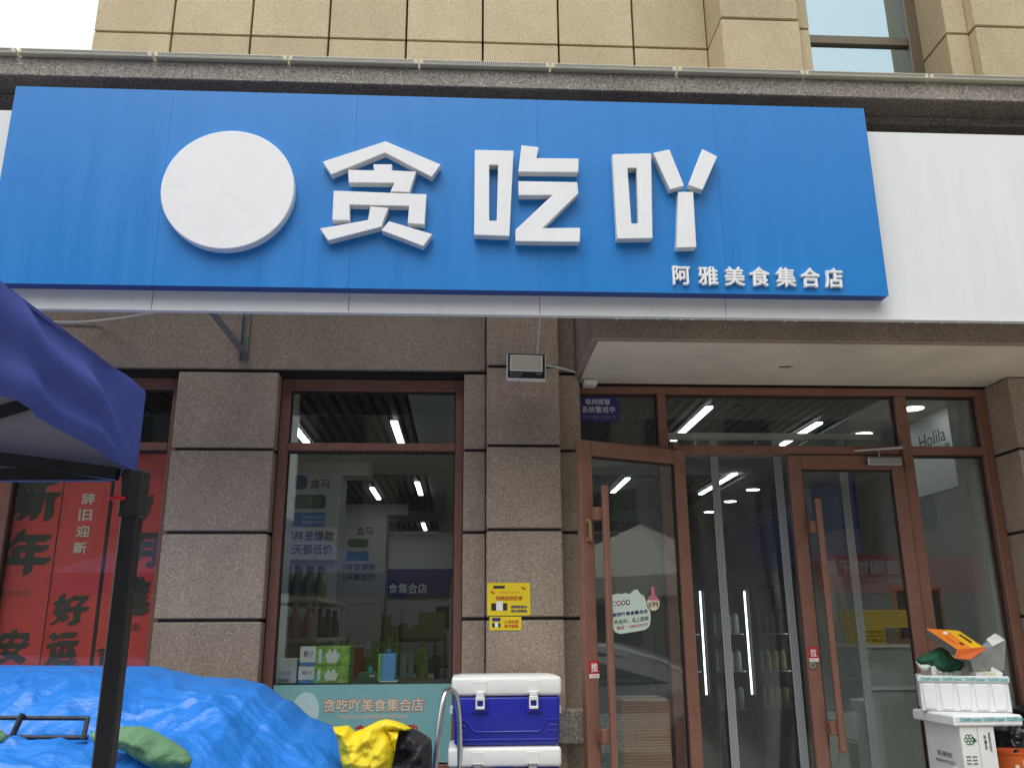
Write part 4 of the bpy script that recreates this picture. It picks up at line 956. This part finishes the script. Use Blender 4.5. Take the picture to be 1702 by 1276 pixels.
# sandbags
def sack(label, c, L, Rr, ang, tilt, n=28, m=18):
    Mx = Matrix.Translation(c) @ Matrix.Rotation(ang, 4, 'Z') @ Matrix.Rotation(tilt, 4, 'Y')
    def fn(u, v):
        a = u*2*math.pi; t = v*2-1
        prof = (1-abs(t)**3.2)**.5 if abs(t) < 1 else 0
        prof = max(.06, prof)*(1-.16*(t+1)/2*0)
        y = Rr*prof*math.cos(a)*1.12; z = Rr*prof*math.sin(a)*.82
        x = t*L/2; z -= .25*L*(t*.5)**2*2 if t > 0 else 0
        wr = .006*math.sin(x*140+6*nz(x*8, y*8, 1))*(abs(t)**2)+.010*nz(x*14, y*14, z*14)
        return (x, y*(1+wr*6), z*(1+wr*6))
    s_ = MB(Mx).grid(fn, n, m); o = s_.build('sandbag', 'sack_green', smooth=2, fix=False); return tag(o, label, 'sandbag')
# ------------------------------------------------------------------ jacket, trolley, coolers
def puffy(outline, Y0, th, m, name, parent, ns=22, wr=1.0, back=.05):
    """closed cloth bundle: outline in pixels placed at distance Y0, bulging towards the street and closed behind"""
    pts = [at(u, v, Y0) for u, v in outline]; poly = [(p.x, p.z) for p in pts]
    def inside(x, z):
        c = False; n = len(poly)
        for i in range(n):
            x1, z1 = poly[i]; x2, z2 = poly[(i+1) % n]
            if (z1 > z) != (z2 > z) and x < (x2-x1)*(z-z1)/(z2-z1)+x1: c = not c
        return c
    def dist(x, z):
        b = 9
        for i in range(len(poly)):
            ax, az = poly[i]; bx_, bz = poly[(i+1) % len(poly)]; dx, dz = bx_-ax, bz-az; t = max(0, min(1, ((x-ax)*dx+(z-az)*dz)/(dx*dx+dz*dz+1e-9)))
            b = min(b, math.hypot(x-ax-t*dx, z-az-t*dz))
        return b
    bm = bmesh.new(); vs = [bm.verts.new((x, 0, z)) for x, z in poly]; f = bm.faces.new(vs)
    bmesh.ops.triangulate(bm, faces=[f])
    for _ in range(6):
        es = [e for e in bm.edges if e.calc_length() > .011]
        if not es: break
        bmesh.ops.subdivide_edges(bm, edges=es, cuts=1); bmesh.ops.triangulate(bm, faces=bm.faces[:])
        bmesh.ops.beautify_fill(bm, faces=bm.faces[:], edges=[e for e in bm.edges if not e.is_boundary])
        if len(bm.verts) > 16000: break
    for _ in range(3): bmesh.ops.smooth_vert(bm, verts=[v for v in bm.verts if not v.is_boundary], factor=.5, use_axis_x=True, use_axis_z=True)
    geo = bmesh.ops.duplicate(bm, geom=bm.verts[:]+bm.edges[:]+bm.faces[:]); dup = [g for g in geo['geom'] if isinstance(g, bmesh.types.BMVert)]; ds = set(dup)
    for v in bm.verts:
        x, z = v.co.x, v.co.z; d = dist(x, z); e = min(1, d/.07); e = math.sqrt(e*(2-e))
        if v in ds: v.co.y = Y0+back*e
        else:
            r1 = 1-abs(nz(x*7+z*5, z*9-x*4, 3))*2.2; r2 = 1-abs(nz(x*16-z*9, z*13+x*7, 8))*2.2; r3 = nz(x*30, z*30, 5)
            v.co.y = Y0-e*(th+wr*(.045*crumple((x*.8+z*.6)*6+.6*r3*.2, (z*.8-x*.6)*15, 3)+.030*crumple(x*13-z*8, z*16+x*6, 8)+.012*crumple(x*34, z*34, 1)+.012*max(0, r1)**2+.03*nz(x*4, z*4, 17)))
    bmesh.ops.remove_doubles(bm, verts=bm.verts[:], dist=.0004); bmesh.ops.recalc_face_normals(bm, faces=bm.faces[:])
    me = bpy.data.meshes.new(name); bm.to_mesh(me); bm.free(); me.polygons.foreach_set('use_smooth', [True]*len(me.polygons))
    return link(name, me, m, parent)
sg1 = puffy([(150, 1216), (180, 1211), (205, 1206), (236, 1206), (258, 1214), (290, 1232), (311, 1247), (320, 1262), (316, 1274), (282, 1281), (254, 1275), (232, 1262), (212, 1250), (192, 1243), (160, 1240)], 3.44, .055, 'sack_green', 'sandbag', None, wr=.5, back=.05); tag(sg1, 'green woven sandbag slumped on the tarpaulin right of the tent pole', 'sandbag')
sg2 = puffy([(-60, 1212), (-20, 1206), (2, 1212), (11, 1222), (10, 1233), (-10, 1238), (-60, 1238)], 3.5, .04, 'sack_green', 'sandbag', None, wr=.3, back=.05); tag(sg2, 'green sandbag cut by the left picture edge', 'sandbag')
zz = lambda L_: [(480+u/5.907, 1060+v/5.907) for u, v in L_]
jk = thing('rain_jacket', 'crumpled yellow and black jacket heaped beside the tarpaulin', 'jacket')
puffy(zz([(430, 868), (500, 862), (590, 855), (650, 915), (720, 890), (800, 850), (880, 810), (960, 793), (1040, 808), (1110, 832), (1215, 885), (1140, 912), (1050, 895), (950, 905), (985, 960), (1030, 1080), (1035, 1200), (1000, 1400), (960, 1500), (640, 1500), (560, 1330), (505, 1190), (490, 1090), (480, 1000)]), 4.10, .06, 'yellow_cloth', 'yellow_cloth', jk)
puffy(zz([(900, 930), (950, 895), (1050, 885), (1140, 902), (1215, 880), (1280, 912), (1330, 940), (1400, 990), (1410, 1100), (1405, 1300), (1390, 1520), (940, 1520), (900, 1300)]), 4.17, .05, 'black_cloth', 'black_cloth', jk, wr=1.3)

hc = thing('hand_truck', 'silver tubular hand truck with a looped handle beside coolers', 'hand truck')
pl_ = [at(721, 1290, 4.22), at(729, 1215, 4.25), at(736, 1165, 4.28), at(740, 1150, 4.30), at(748, 1145, 4.34), at(757, 1150, 4.38), at(762, 1170, 4.41), at(765, 1215, 4.44), at(763, 1290, 4.47)]
lo0 = pl_[0].copy(); lo1 = pl_[-1].copy(); pl_ = [Vector((lo0.x-.03, lo0.y-.03, .16))]+pl_+[Vector((lo1.x-.01, lo1.y, .16))]
q = pl_
for _ in range(2):
    n_ = [q[0]]
    for i in range(len(q)-1): n_ += [q[i]*.75+q[i+1]*.25, q[i]*.25+q[i+1]*.75]
    q = n_+[q[-1]]
MB().tube(q, .0135, 12).build('handle', 'steel', hc, smooth=True)
fx0, fy0 = lo0.x-.03, lo0.y-.03
MB().box(fx0-.02, fx0+.05, fy0-.03, lo1.y+.03, .02, .03).box(fx0-.02, fx0-.01, fy0-.03, lo1.y+.03, .03, .2).build('toe_plate', 'steel_dull', hc)
for y in (fy0-.05, lo1.y+.03): MB().lathe([(.03, -.02), (.08, -.02), (.08, .02), (.03, .02)], (fx0+.02, y, .081), 20, 'Y').build('wheel', 'black_plastic', hc, smooth=True)
for z in (.35, .7): MB().tube([(lo0.x-.02, lo0.y, z), (lo1.x-.01, lo1.y, z)], .01, 8).build('cross_bar', 'steel', hc)
# coolers
def cooler(label, x0, x1, y0, y1, z0, z1, open_front=False):
    t = thing('cooler_box', label, 'cooler', 'blue coolers stacked by the pillar'); lid = .088; zb = z1-lid
    def fr(a, za, zb_): return None
    m = MB(); ti = .012
    m.add([(x0+ti, y0+ti, z0), (x1-ti, y0+ti, z0), (x1-ti, y1-ti, z0), (x0+ti, y1-ti, z0), (x0+.004, y0+.004, zb-.001), (x1-.004, y0+.004, zb-.001), (x1-.004, y1-.004, zb-.001), (x0+.004, y1-.004, zb-.001)], [(3, 2, 1, 0), (4, 5, 6, 7), (0, 1, 5, 4), (1, 2, 6, 5), (2, 3, 7, 6), (3, 0, 4, 7)])
    bd_ = m.build('body', 'cooler_blue', t, .016, seg=3, smooth=True)
    l_ = MB().box(x0-.004, x1+.004, y0-.004, y1+.004, zb, z1).build('lid', 'cooler_white', t, .016, seg=3, smooth=True)
    MB().box(x0+.03, x1-.03, y0+.03, y1-.03, z1-.002, z1+.004).build('lid_panel', 'cooler_white', l_, .003)
    wd = x1-x0; yf = lambda z: y0+ti-(ti-.004)*(z-z0)/(zb-z0)
    for s in (-1, 1):
        xc = (x0+x1)/2+s*wd*.245
        MB().box(xc-.036, xc+.036, y0-.006, yf(zb)+.004, zb-.075, zb-.012).build('latch_seat', 'cooler_blue', t, .004)
        lt = MB(); o_ = [(xc-.022, zb-.06), (xc+.022, zb-.06), (xc+.022, zb+.0), (xc-.022, zb+.0)]; i_ = [(xc-.014, zb-.046), (xc+.014, zb-.046), (xc+.014, zb-.02), (xc-.014, zb-.02)]
        lt.ring(o_, i_, y0-.018, y0-.0065).box(xc-.020, xc+.020, y0-.014, y0-.0045, zb+.0005, zb+.022).build('latch', 'white_plastic' if not open_front else 'steel_dull', t, .003)
        MB().box(xc-.032, xc+.032, y0-.008, y0-.0035, zb+.012, z1-.018).build('hinge_pad', 'cooler_white', l_, .003)
    # raised trim line on the body front and its side flutes
    zt2, zl2 = z0+.115, z0+.062
    def line(p, r=.0045): MB().tube([(x, yf(z)-.001, z) for x, z in p], r, 8).build('trim_line', 'cooler_blue', t, smooth=True)
    c_ = x0+wd*.15; e_ = x1-wd*.15
    line([(x0+.016, zt2), (c_-.02, zt2), (c_-.006, zt2-.01), (c_+.016, zl2+.012), (c_+.034, zl2), (e_-.034, zl2), (e_-.016, zl2+.012), (e_+.006, zt2-.01), (e_+.02, zt2), (x1-.016, zt2)])
    for k in (1, 2):
        line([(x0+.018, zt2-.024*k), (c_-.018+.004*k, zt2-.024*k)], .0035); line([(e_+.018-.004*k, zt2-.024*k), (x1-.018, zt2-.024*k)], .0035)
    line([(x0+.02, z0+.028), (x1-.02, z0+.028)], .004)
    if open_front: MB().box((x0+x1)/2-.045, (x0+x1)/2+.045, y0-.010, y0+.01, zb-.03, zb-.002).build('grip', 'cooler_blue', t, .004)
    hb = MB()
    for s, xe in ((-1, x0), (1, x1)): hb.box(xe-.012 if s < 0 else xe-.004, xe+.004 if s < 0 else xe+.012, y0+.1, y1-.1, zb-.09, zb-.055)
    hb.build('carry_handle', 'white_plastic', t, .004)
    return t
ax, bx1 = at(752, 1135, 4.46).x, at(932, 1135, 4.46).x
ztop = at(840, 1124, 4.46).z; zbot = at(840, 1239, 4.46).z; HH = ztop-zbot
cooler('blue cooler with white lid on top of the stack', ax, bx1, 4.46, 4.78, zbot, ztop)
ax2, bx2 = at(746, 1250, 4.455).x, at(932, 1250, 4.455).x
cooler('second blue cooler, with front grip, under the top one', ax2, bx2, 4.455, 4.785, zbot-.008-HH, zbot-.006, True)
z_ = zbot-.008-HH-.006
cooler('third blue cooler from the top of the stack', ax2+.005, bx2+.004, 4.46, 4.785, z_-HH, z_)
pz = z_-HH-.001
pp = bx('pallet_block', 'carton_grey', None, ax2-.01, bx2+.02, 4.45, 4.79, 0, pz); tag(pp, 'grey block under the stack of blue coolers', 'block')

# ------------------------------------------------------------------ boxes in front of the right sidelight
BY = 4.62
def quadbox(name, m, t, c, sx_, sy_, sz_, rz=0, rx=0, ry=0, bev=.003):
    Mx = Matrix.Translation(c) @ Matrix.Rotation(R(rz), 4, 'Z') @ Matrix.Rotation(R(ry), 4, 'Y') @ Matrix.Rotation(R(rx), 4, 'X')
    return MB(Mx).box(-sx_/2, sx_/2, -sy_/2, sy_/2, -sz_/2, sz_/2).build(name, m, t, bev), Mx
# foam box, turned towards the camera
fb = thing('foam_box', 'white ribbed foam box with green tape full of packaging', 'box')
FY0 = 4.76; AN = R(-24)
p0 = at(1524, 1123, FY0); x0, z1, z0 = p0.x, p0.z, at(1530, 1180.5, FY0).z
W_ = .3
while px((x0+W_*math.cos(AN), FY0+W_*math.sin(AN), z1)) < 1676: W_ += .002
x1 = x0+W_; BYF = FY0; yw = .30
def shell(x0, x1, y0, y1, z0, z1, th):
    return MB(RZ).box(x0, x1, y0, y0+th, z0, z1).box(x0, x1, y1-th, y1, z0, z1).box(x0, x0+th, y0+th, y1-th, z0, z1).box(x1-th, x1, y0+th, y1-th, z0, z1).box(x0+th, x1-th, y0+th, y1-th, z0, z0+th)
RZ = Matrix.Translation((x0, BYF, 0)) @ Matrix.Rotation(AN, 4, 'Z') @ Matrix.Translation((-x0, -BYF, 0))
shell(x0+.006, x1-.006, BYF, BYF+yw, z0, z1, .022).build('tub', 'foam', fb, .004)
for k in range(5):
    cx_ = x0+W_*(.12+.19*k); MB(RZ).prism([(cx_-.030, z0+.010), (cx_+.026, z0+.010), (cx_+.032, z1-.036), (cx_-.034, z1-.036)], BYF-.009, BYF-.0005).build('rib', 'foam', fb, .004)
MB(RZ).box(x0, x1, BYF-.010, BYF+.021, z1-.027, z1+.003).build('rim', 'foam', fb, .003)
MB(RZ).box(x0+.004, x1-.002, BYF-.0112, BYF-.0103, z1-.023, z1-.002).build('tape', 'tape_pale', fb)
for k in range(4): txt('tape_print', 'OddFrozen', 'tape_green', fb, x0+.015+k*W_*.245, x0+.015+k*W_*.245+W_*.215, z1-.021, z1-.004, BYF-.0118, 0, .03, RZ)
# lid slab and carton, square to the shopfront
li = thing('foam_slab', 'white foam lid with green tape under the foam box', 'lid')
LYF = 4.50; q0 = at(1587, 1207, LYF); lx0 = q0.x; lx1 = at(1702, 1206, LYF).x; zb2 = q0.z; za = z0-.002
MB().box(lx0, lx1, LYF, LYF+.42, zb2, za).build('slab', 'foam', li, .008)
MB().box(lx0+.01, lx1-.005, LYF-.0012, LYF-.0004, za-.030, za-.008).build('tape', 'tape_pale', li)
for k in range(3): txt('tape_print', 'OddFrozen', 'tape_green', li, lx0+.03+k*.12, lx0+.14+k*.12, za-.028, za-.010, LYF-.002, 0, .03)
cw_ = thing('carton', 'white printed carton with green fruit logo under the foam lid', 'carton')
xg0, xg1 = at(1597, 1210, LYF).x, at(1654, 1210, LYF).x; CYd = LYF+.36
MB().box(xg0, xg1, LYF+.012, CYd, .42, zb2-.002).build('box', 'carton_white', cw_, .003)
CF = LYF+.0112; xm = (xg0+xg1)/2
MB().box(xm-.001, xm+.001, CF, CF+.0006, .43, zb2-.006).build('seam', 'ink_grey', cw_)
lc = (xg0+.042, zb2-.062)
for k in range(6): q_ = R(60*k); MB().ring([(lc[0]+.016*math.cos(q_)+.011*math.cos(R(w2)), lc[1]+.016*math.sin(q_)+.011*math.sin(R(w2))) for w2 in range(0, 360, 30)], [(lc[0]+.016*math.cos(q_)+.007*math.cos(R(w2)), lc[1]+.016*math.sin(q_)+.007*math.sin(R(w2))) for w2 in range(0, 360, 30)], CF-.0006-k*.0001, CF).build('logo', 'ink_green', cw_)
MB().prism([(lc[0]+.016, lc[1]+.018), (lc[0]+.038, lc[1]-.004), (lc[0]+.018, lc[1]-.016)], CF-.0018, CF-.0009).build('logo', 'ink_green', cw_)
for k in range(3): MB().ring(rrect(xg0+.012+k*.022, xg0+.026+k*.022, zb2-.27, zb2-.215, .005), rrect(xg0+.015+k*.022, xg0+.023+k*.022, zb2-.267, zb2-.218, .003), CF-.0006, CF).build('print', 'ink_black', cw_)
for k in range(6): MB().box(xg0+.014+(k//3)*.032, xg0+.038+(k//3)*.032, CF-.0006, CF, zb2-.145-(k % 3)*.016, zb2-.137-(k % 3)*.016).build('print', 'ink_grey', cw_)
TVr = Matrix(((0, 0, 1, 0), (0, 1, 0, 0), (-1, 0, 0, 0), (0, 0, 0, 1)))      # lettering turned to run downwards
txt('print', 'MARKETDAY', 'ink_black', cw_, -(zb2-.03), -(zb2-.12), xm+.052, xm+.064, CF, 0, .02, TVr)
txt('print', '百果饮', 'ink_black', cw_, -(zb2-.04), -(zb2-.11), xm+.028, xm+.042, CF, 0, .02, TVr)
txt('print', '40件', 'ink_black', cw_, xm+.012, xg1-.014, zb2-.27, zb2-.215, CF, 0, .01)
TS = Matrix(((0, 1, 0, xg0), (-1, 0, 0, 0), (0, 0, 1, 0), (0, 0, 0, 1)))     # left side of the carton
txt('print', '百果饮', 'ink_grey', cw_, -(CYd-.10), -(LYF+.11), zb2-.16, zb2-.135, -.0012, 0, .03, TS); txt('print', 'MARKETDAY', 'ink_grey', cw_, -(CYd-.08), -(LYF+.09), zb2-.19, zb2-.175, -.0012, 0, .03, TS)
BY = LYF; xg2 = xg1; MBx = Matrix.Identity(4)
lowb = thing('storage_box', 'white box at ground carrying the printed carton', 'box'); MB(MBx).box(xg0-.01, xg2+.01, BY-.01, BY+.38, 0.0, .418).build('box', 'carton_white', lowb, .004)
wp = at(1545, 1272, 4.5); wd_ = thing('wood_plank', 'thin worn plank poking out left of cartons', 'plank'); pk, _ = quadbox('board', 'soffit_paint', wd_, (xg0-.01, BY-.09, wp.z-.02), .16, .10, .012, 10, 0, 12); bx('rest', 'soffit_paint', wd_, xg0-.03, xg0+.02, BY-.10, BY-.05, 0, wp.z-.045)
# things inside the foam box
ob = thing('snack_carton', 'open orange and yellow snack carton leaning out of the foam box', 'carton')
def poly_slab(pts, Ys, th, name, mt, par, bev=.002):
    vs = [at(u, v, Y) for (u, v), Y in zip(pts, Ys)]; n = (vs[1]-vs[0]).cross(vs[2]-vs[0]).normalized(); n = n if n.y > 0 else -n
    k = len(vs); m = MB().add([tuple(v) for v in vs]+[tuple(v+n*th) for v in vs], [tuple(range(k)), tuple(range(2*k-1, k-1, -1))]+[(i, i+k, (i+1) % k+k, (i+1) % k) for i in range(k)]); return m.build(name, mt, par, bev)
poly_slab([(1540, 1044), (1572, 1045.5), (1618, 1078), (1591, 1078)], [4.78, 4.79, 4.66, 4.64], .012, 'flap', 'orange_box', ob)
poly_slab([(1572.5, 1045.5), (1594, 1047.5), (1634, 1074), (1618.5, 1078)], [4.79, 4.80, 4.68, 4.66], .012, 'flap', 'yellow_box', ob)
poly_slab([(1540, 1045), (1591, 1079), (1587, 1089), (1538, 1054)], [4.777, 4.637, 4.64, 4.775], .010, 'side', 'dark_goods', ob)
poly_slab([(1592, 1078.5), (1634, 1074.5), (1640, 1078), (1613, 1096), (1586, 1093)], [4.635, 4.665, 4.665, 4.63, 4.625], .006, 'end', 'bucket_orange', ob)
poly_slab([(1558, 1058), (1561, 1057), (1578, 1070), (1574, 1070)], [4.712, 4.712, 4.66, 4.66], -.0, 'print', 'ink_white', ob, 0) if False else None
def on_flap(pts, Ys, poly, mt, lift=.0025):
    v = [at(u, w2, Y) for (u, w2), Y in zip(pts, Ys)]; n = (v[1]-v[0]).cross(v[2]-v[0]).normalized(); n = -n if n.y > 0 else n
    q = []
    for u, w2 in poly: d = ray(u, w2); q.append(EYEP+d*((v[0]-EYEP).dot(n)/d.dot(n))+n*lift)
    k = len(q); MB().add([tuple(p) for p in q]+[tuple(p-n*.0012) for p in q], [tuple(range(k)), tuple(range(2*k-1, k-1, -1))]+[(i, i+k, (i+1) % k+k, (i+1) % k) for i in range(k)]).build('print', mt, ob)
f1 = ([(1540, 1044), (1572, 1045.5), (1618, 1078)], [4.78, 4.79, 4.66]); f2 = ([(1572.5, 1045.5), (1594, 1047.5), (1634, 1074)], [4.79, 4.80, 4.68])
on_flap(*f1, [(1571+4.5*math.cos(R(q)), 1052+2.4*math.sin(R(q))) for q in range(0, 360, 30)], 'ink_white'); on_flap(*f1, [(1570, 1058), (1573, 1057.6), (1590, 1069), (1587, 1069.4)], 'ink_orange'); on_flap(*f1, [(1593, 1068), (1597, 1067.5), (1603, 1071.5), (1599, 1072)], 'ink_black')
for k in range(4): on_flap(*f2, [(1593+k*5.2, 1054.5+k*3.3), (1596.5+k*5.2, 1054+k*3.3), (1600+k*5.2, 1057+k*3.3), (1596.5+k*5.2, 1057.6+k*3.3)], 'ink_black')
pk_ = thing('clear_pack', 'empty clear plastic packaging leaning above the foam box', 'packaging')
poly_slab([(1613, 1096), (1640, 1080), (1660, 1053), (1672, 1063), (1669, 1112), (1622, 1128)], [4.68, 4.70, 4.76, 4.78, 4.80, 4.72], .004, 'wall', 'clear_pack', pk_, 0)
poly_slab([(1640, 1062), (1655, 1052), (1671, 1063), (1650, 1074)], [4.71, 4.72, 4.72, 4.70], .010, 'lid', 'carton_white', pk_)
poly_slab([(1624, 1080), (1640, 1065), (1650, 1074), (1634, 1084)], [4.69, 4.70, 4.70, 4.69], .004, 'side', 'clear_pack', pk_, 0)
gm = thing('mesh_bag', 'dark green mesh bag lying in the foam box', 'bag')
puffy([(1521, 1096), (1535, 1087), (1552, 1079), (1562, 1074), (1572, 1079), (1585, 1093), (1600, 1098), (1602, 1108), (1590, 1120), (1560, 1124), (1540, 1106), (1526, 1103)], 4.80, .035, 'mesh_green', 'sack', gm, wr=.6, back=.05)
puffy([(1521, 1097), (1530, 1104), (1542, 1103), (1548, 1106), (1543, 1112), (1536, 1115), (1527, 1109)], 4.765, .012, 'sticker_pale', 'liner', gm, wr=.2, back=.01)
wbx = thing('small_carton', 'white printed carton under the green mesh bag', 'carton'); a, b = at(1551, 1130, 4.76), at(1596, 1106, 4.76); bx('box', 'carton_white', wbx, a.x, b.x, 4.76, 4.88, z0+.023, b.z, .002); txt('print', '益元', 'ink_grey', wbx, a.x+.02, b.x-.03, b.z-.055, b.z-.012, 4.7595); bx('panel', 'carton_grey', wbx, b.x+.0005, b.x+.045, 4.765, 4.88, z0+.023, b.z-.004)
sc_ = thing('small_carton', 'little cream cartons at the right end of foam box', 'carton'); a, b = at(1624, 1130, 4.68), at(1637, 1117, 4.68); bx('box', 'carton_white', sc_, a.x, b.x, 4.68, 4.74, z0+.023, b.z, .002); a2, b2 = at(1639, 1130, 4.69), at(1655, 1116, 4.69); bx('box', 'ink_cream', sc_, a2.x, b2.x, 4.69, 4.75, z0+.023, b2.z, .002)
wf = thing('paper_scrap', 'white paper triangle sticking up in the foam box', 'paper'); poly_slab([(1646, 1118), (1648, 1107), (1667, 1118), (1664, 1128)], [4.74, 4.76, 4.76, 4.74], .002, 'sheet', 'ink_white', wf, 0)
# black bag and orange bucket at the right edge
bk = thing('bucket', 'orange printed paper bucket at the lower right corner', 'bucket'); bp_ = at(1685, 1252, 4.66); bp_.x += .02
MB().lathe([(.085, bp_.z-.26), (.105, bp_.z), (.110, bp_.z+.004), (.110, bp_.z+.012), (.100, bp_.z+.012), (.095, bp_.z-.01)], (bp_.x, 4.70, 0), 32).build('body', 'bucket_orange', bk, smooth=True)
txt('print', '酸辣粉', 'ink_cream', bk, bp_.x-.02, bp_.x+.05, bp_.z-.05, bp_.z-.02, 4.592); bx('print', 'ink_cream', bk, bp_.x-.055, bp_.x-.035, 4.602, 4.606, bp_.z-.075, bp_.z-.045)
sn = thing('stool', 'low dark stool under the orange bucket', 'stool'); bx('seat', 'fridge_dark', sn, bp_.x-.13, bp_.x+.14, 4.56, 4.84, bp_.z-.29, bp_.z-.261)
for xx in (-.12, .11):
    for yy in (4.57, 4.80): bx('leg', 'fridge_dark', sn, bp_.x+xx, bp_.x+xx+.02, yy, yy+.02, 0, bp_.z-.2905)
bgk = thing('rubbish_bag', 'glossy black plastic bag behind the orange bucket', 'bag')
puffy([(1655, 1212), (1672, 1198), (1690, 1194), (1720, 1200), (1760, 1230), (1760, 1330), (1660, 1330), (1652, 1250)], 4.90, .07, 'bag_black', 'sack', bgk, wr=1.2, back=.10)
bgk2 = thing('rubbish_bag', 'black bag lying above on the right edge beside foam box', 'bag')
puffy([(1682, 1176), (1700, 1170), (1730, 1172), (1770, 1190), (1770, 1260), (1690, 1260), (1684, 1190)], 4.98, .04, 'bag_black', 'sack', bgk2, wr=.8, back=.03)

# ------------------------------------------------------------------ across the street (seen mirrored in the glass)
def block(label, x0, x1, y, h, m, nx, nz_, z0=4.6):
    t = thing('apartment_block', label, 'building', 'buildings across the street'); bx('wall', m, t, x0, x1, y-8, y, 0, h)
    me = None; ww = (x1-x0)/nx; hh = (h-z0)/nz_
    for i in range(nx):
        for j in range(nz_):
            if me is None: o = bx('window', 'opp_window', t, -ww*.28, ww*.28, y+.001, y+.05, 0, hh*.55); me = o.data
            else: o = link('window', me, None, t)
            o.location = (x0+(i+.5)*ww, 0, z0+j*hh+.5)
    return t
b1 = block('tan apartment block across the street mirrored in the door glass', -6, 24, -21, 17, 'opp_wall', 10, 4)
block('grey apartment block across the street mirrored left of the doors', -34, -8.5, -23, 19, 'opp_wall_b', 9, 5)
block('tall grey tower far across the street mirrored in the transom', 8, 20, -60, 42, 'opp_wall_b', 5, 11)
ob_ = thing('apartment_block', 'added dark block out of view at right, darkening the reflection in the open door', 'building', 'buildings across the street')
bx('wall', 'opp_wall_b', ob_, 20, 30, -34, 4.2, 0, 14)  # added unseen block, gives the open leaf something dark to mirror instead of bright horizon
me = None
for i in range(12):
    for j in range(4):
        if me is None: o = bx('window', 'opp_window', ob_, 19.95, 19.999, -.8, .8, 0, 1.5); me = o.data
        else: o = link('window', me, None, ob_)
        o.location = (0, -32+i*3.1, 1.2+j*3.1)
os_ = thing('shop_sign_opposite', 'red restaurant sign across the street mirrored in closed door', 'sign')
YV = 2*(GY+.01)+20.9
a, b = at(1362, 985, YV), at(1640, 922, YV); bx('board', 'opp_sign', os_, a.x, b.x, -20.99, -20.9, a.z, b.z)
TO = Matrix(((-1, 0, 0, 0), (0, -1, 0, -20.89), (0, 0, 1, 0), (0, 0, 0, 1)))   # faces +Y
a2, b2 = at(1368, 954, YV), at(1494, 929, YV); txt('print', '吉阁饺子馆', 'ink_white', os_, -b2.x, -a2.x, a2.z, b2.z, -.004, 0, .02, TO)
a2, b2 = at(1394, 968, YV), at(1496, 959, YV); txt('print', '东北特色手工大饺子', 'ink_white', os_, -b2.x, -a2.x, a2.z, b2.z, -.004, 0, 0, TO)
wt = thing('canopy_tent', 'white pointed canopy across the pavement mirrored in open door', 'tent')
cx_, cy_ = 9.6, -.2; hw = 1.5; q = MB()
q.add([(cx_-hw, cy_-hw, 2.35), (cx_+hw, cy_-hw, 2.35), (cx_+hw, cy_+hw, 2.35), (cx_-hw, cy_+hw, 2.35), (cx_, cy_, 3.3)], [(0, 1, 4), (1, 2, 4), (2, 3, 4), (3, 0, 4)]).build('roof', 'tent_white', wt)
MB().box(cx_-hw, cx_+hw, cy_+hw-.004, cy_+hw, 2.05, 2.349).box(cx_-hw, cx_+hw, cy_-hw, cy_-hw+.004, 2.05, 2.349).box(cx_-hw, cx_-hw+.004, cy_-hw+.004, cy_+hw-.004, 2.05, 2.349).box(cx_+hw-.004, cx_+hw, cy_-hw+.004, cy_+hw-.004, 2.05, 2.349).build('valance', 'tent_white', wt)
for sx__ in (-1, 1):
    for sy__ in (-1, 1): bx('leg', 'black_paint', wt, cx_+sx__*(hw-.05)-.02, cx_+sx__*(hw-.05)+.02, cy_+sy__*(hw-.05)-.02, cy_+sy__*(hw-.05)+.02, 0, 2.345)

# silver car parked to the right, mirrored in the open door
ca = thing('parked_car', 'silver car parked to the right, mirrored in the open door glass', 'car')
MC = Matrix.Translation((6.6, .6, 0)) @ Matrix.Rotation(R(62), 4, 'Z')
prof = [(-2.2, .35), (-2.25, .62), (-2.1, .80), (-1.45, .90), (-.95, 1.28), (-.45, 1.42), (.45, 1.42), (1.05, 1.24), (1.55, .98), (2.1, .92), (2.25, .70), (2.22, .35)]
ww_ = [.78, .84, .86, .86, .66, .62, .62, .66, .84, .84, .82, .78]
vs = [(x, sgn*w2, z) for sgn in (-1, 1) for (x, z), w2 in zip(prof, ww_)]; n = len(prof)
MB(MC).add(vs, [tuple(range(n)), tuple(range(2*n-1, n-1, -1))]+[(i, i+1, i+1+n, i+n) for i in range(n-1)]+[(n-1, 0, n, 2*n-1)]).build('body', 'car_silver', ca, .05, seg=3, smooth=True)
for sgn in (-1, 1):
    for pts in ([(-1.30, .95), (-.90, 1.24), (-.05, 1.36), (-.05, .95)], [(.03, .95), (.03, 1.36), (.95, 1.20), (1.35, .97)]):
        MB(MC).add([(x, sgn*(.875-(z-.9)*.50), z) for x, z in pts]+[(x, sgn*(.855-(z-.9)*.50), z) for x, z in pts], [(0, 1, 2, 3), (7, 6, 5, 4), (0, 4, 5, 1), (1, 5, 6, 2), (2, 6, 7, 3), (3, 7, 4, 0)]).build('side_window', 'opp_window', ca)
    for x in (-1.4, 1.4):
        MB(MC).lathe([(.20, -.10), (.32, -.09), (.32, .09), (.20, .10)], (x, sgn*.78, .32), 24, 'Y').build('wheel', 'black_plastic', ca, smooth=True)
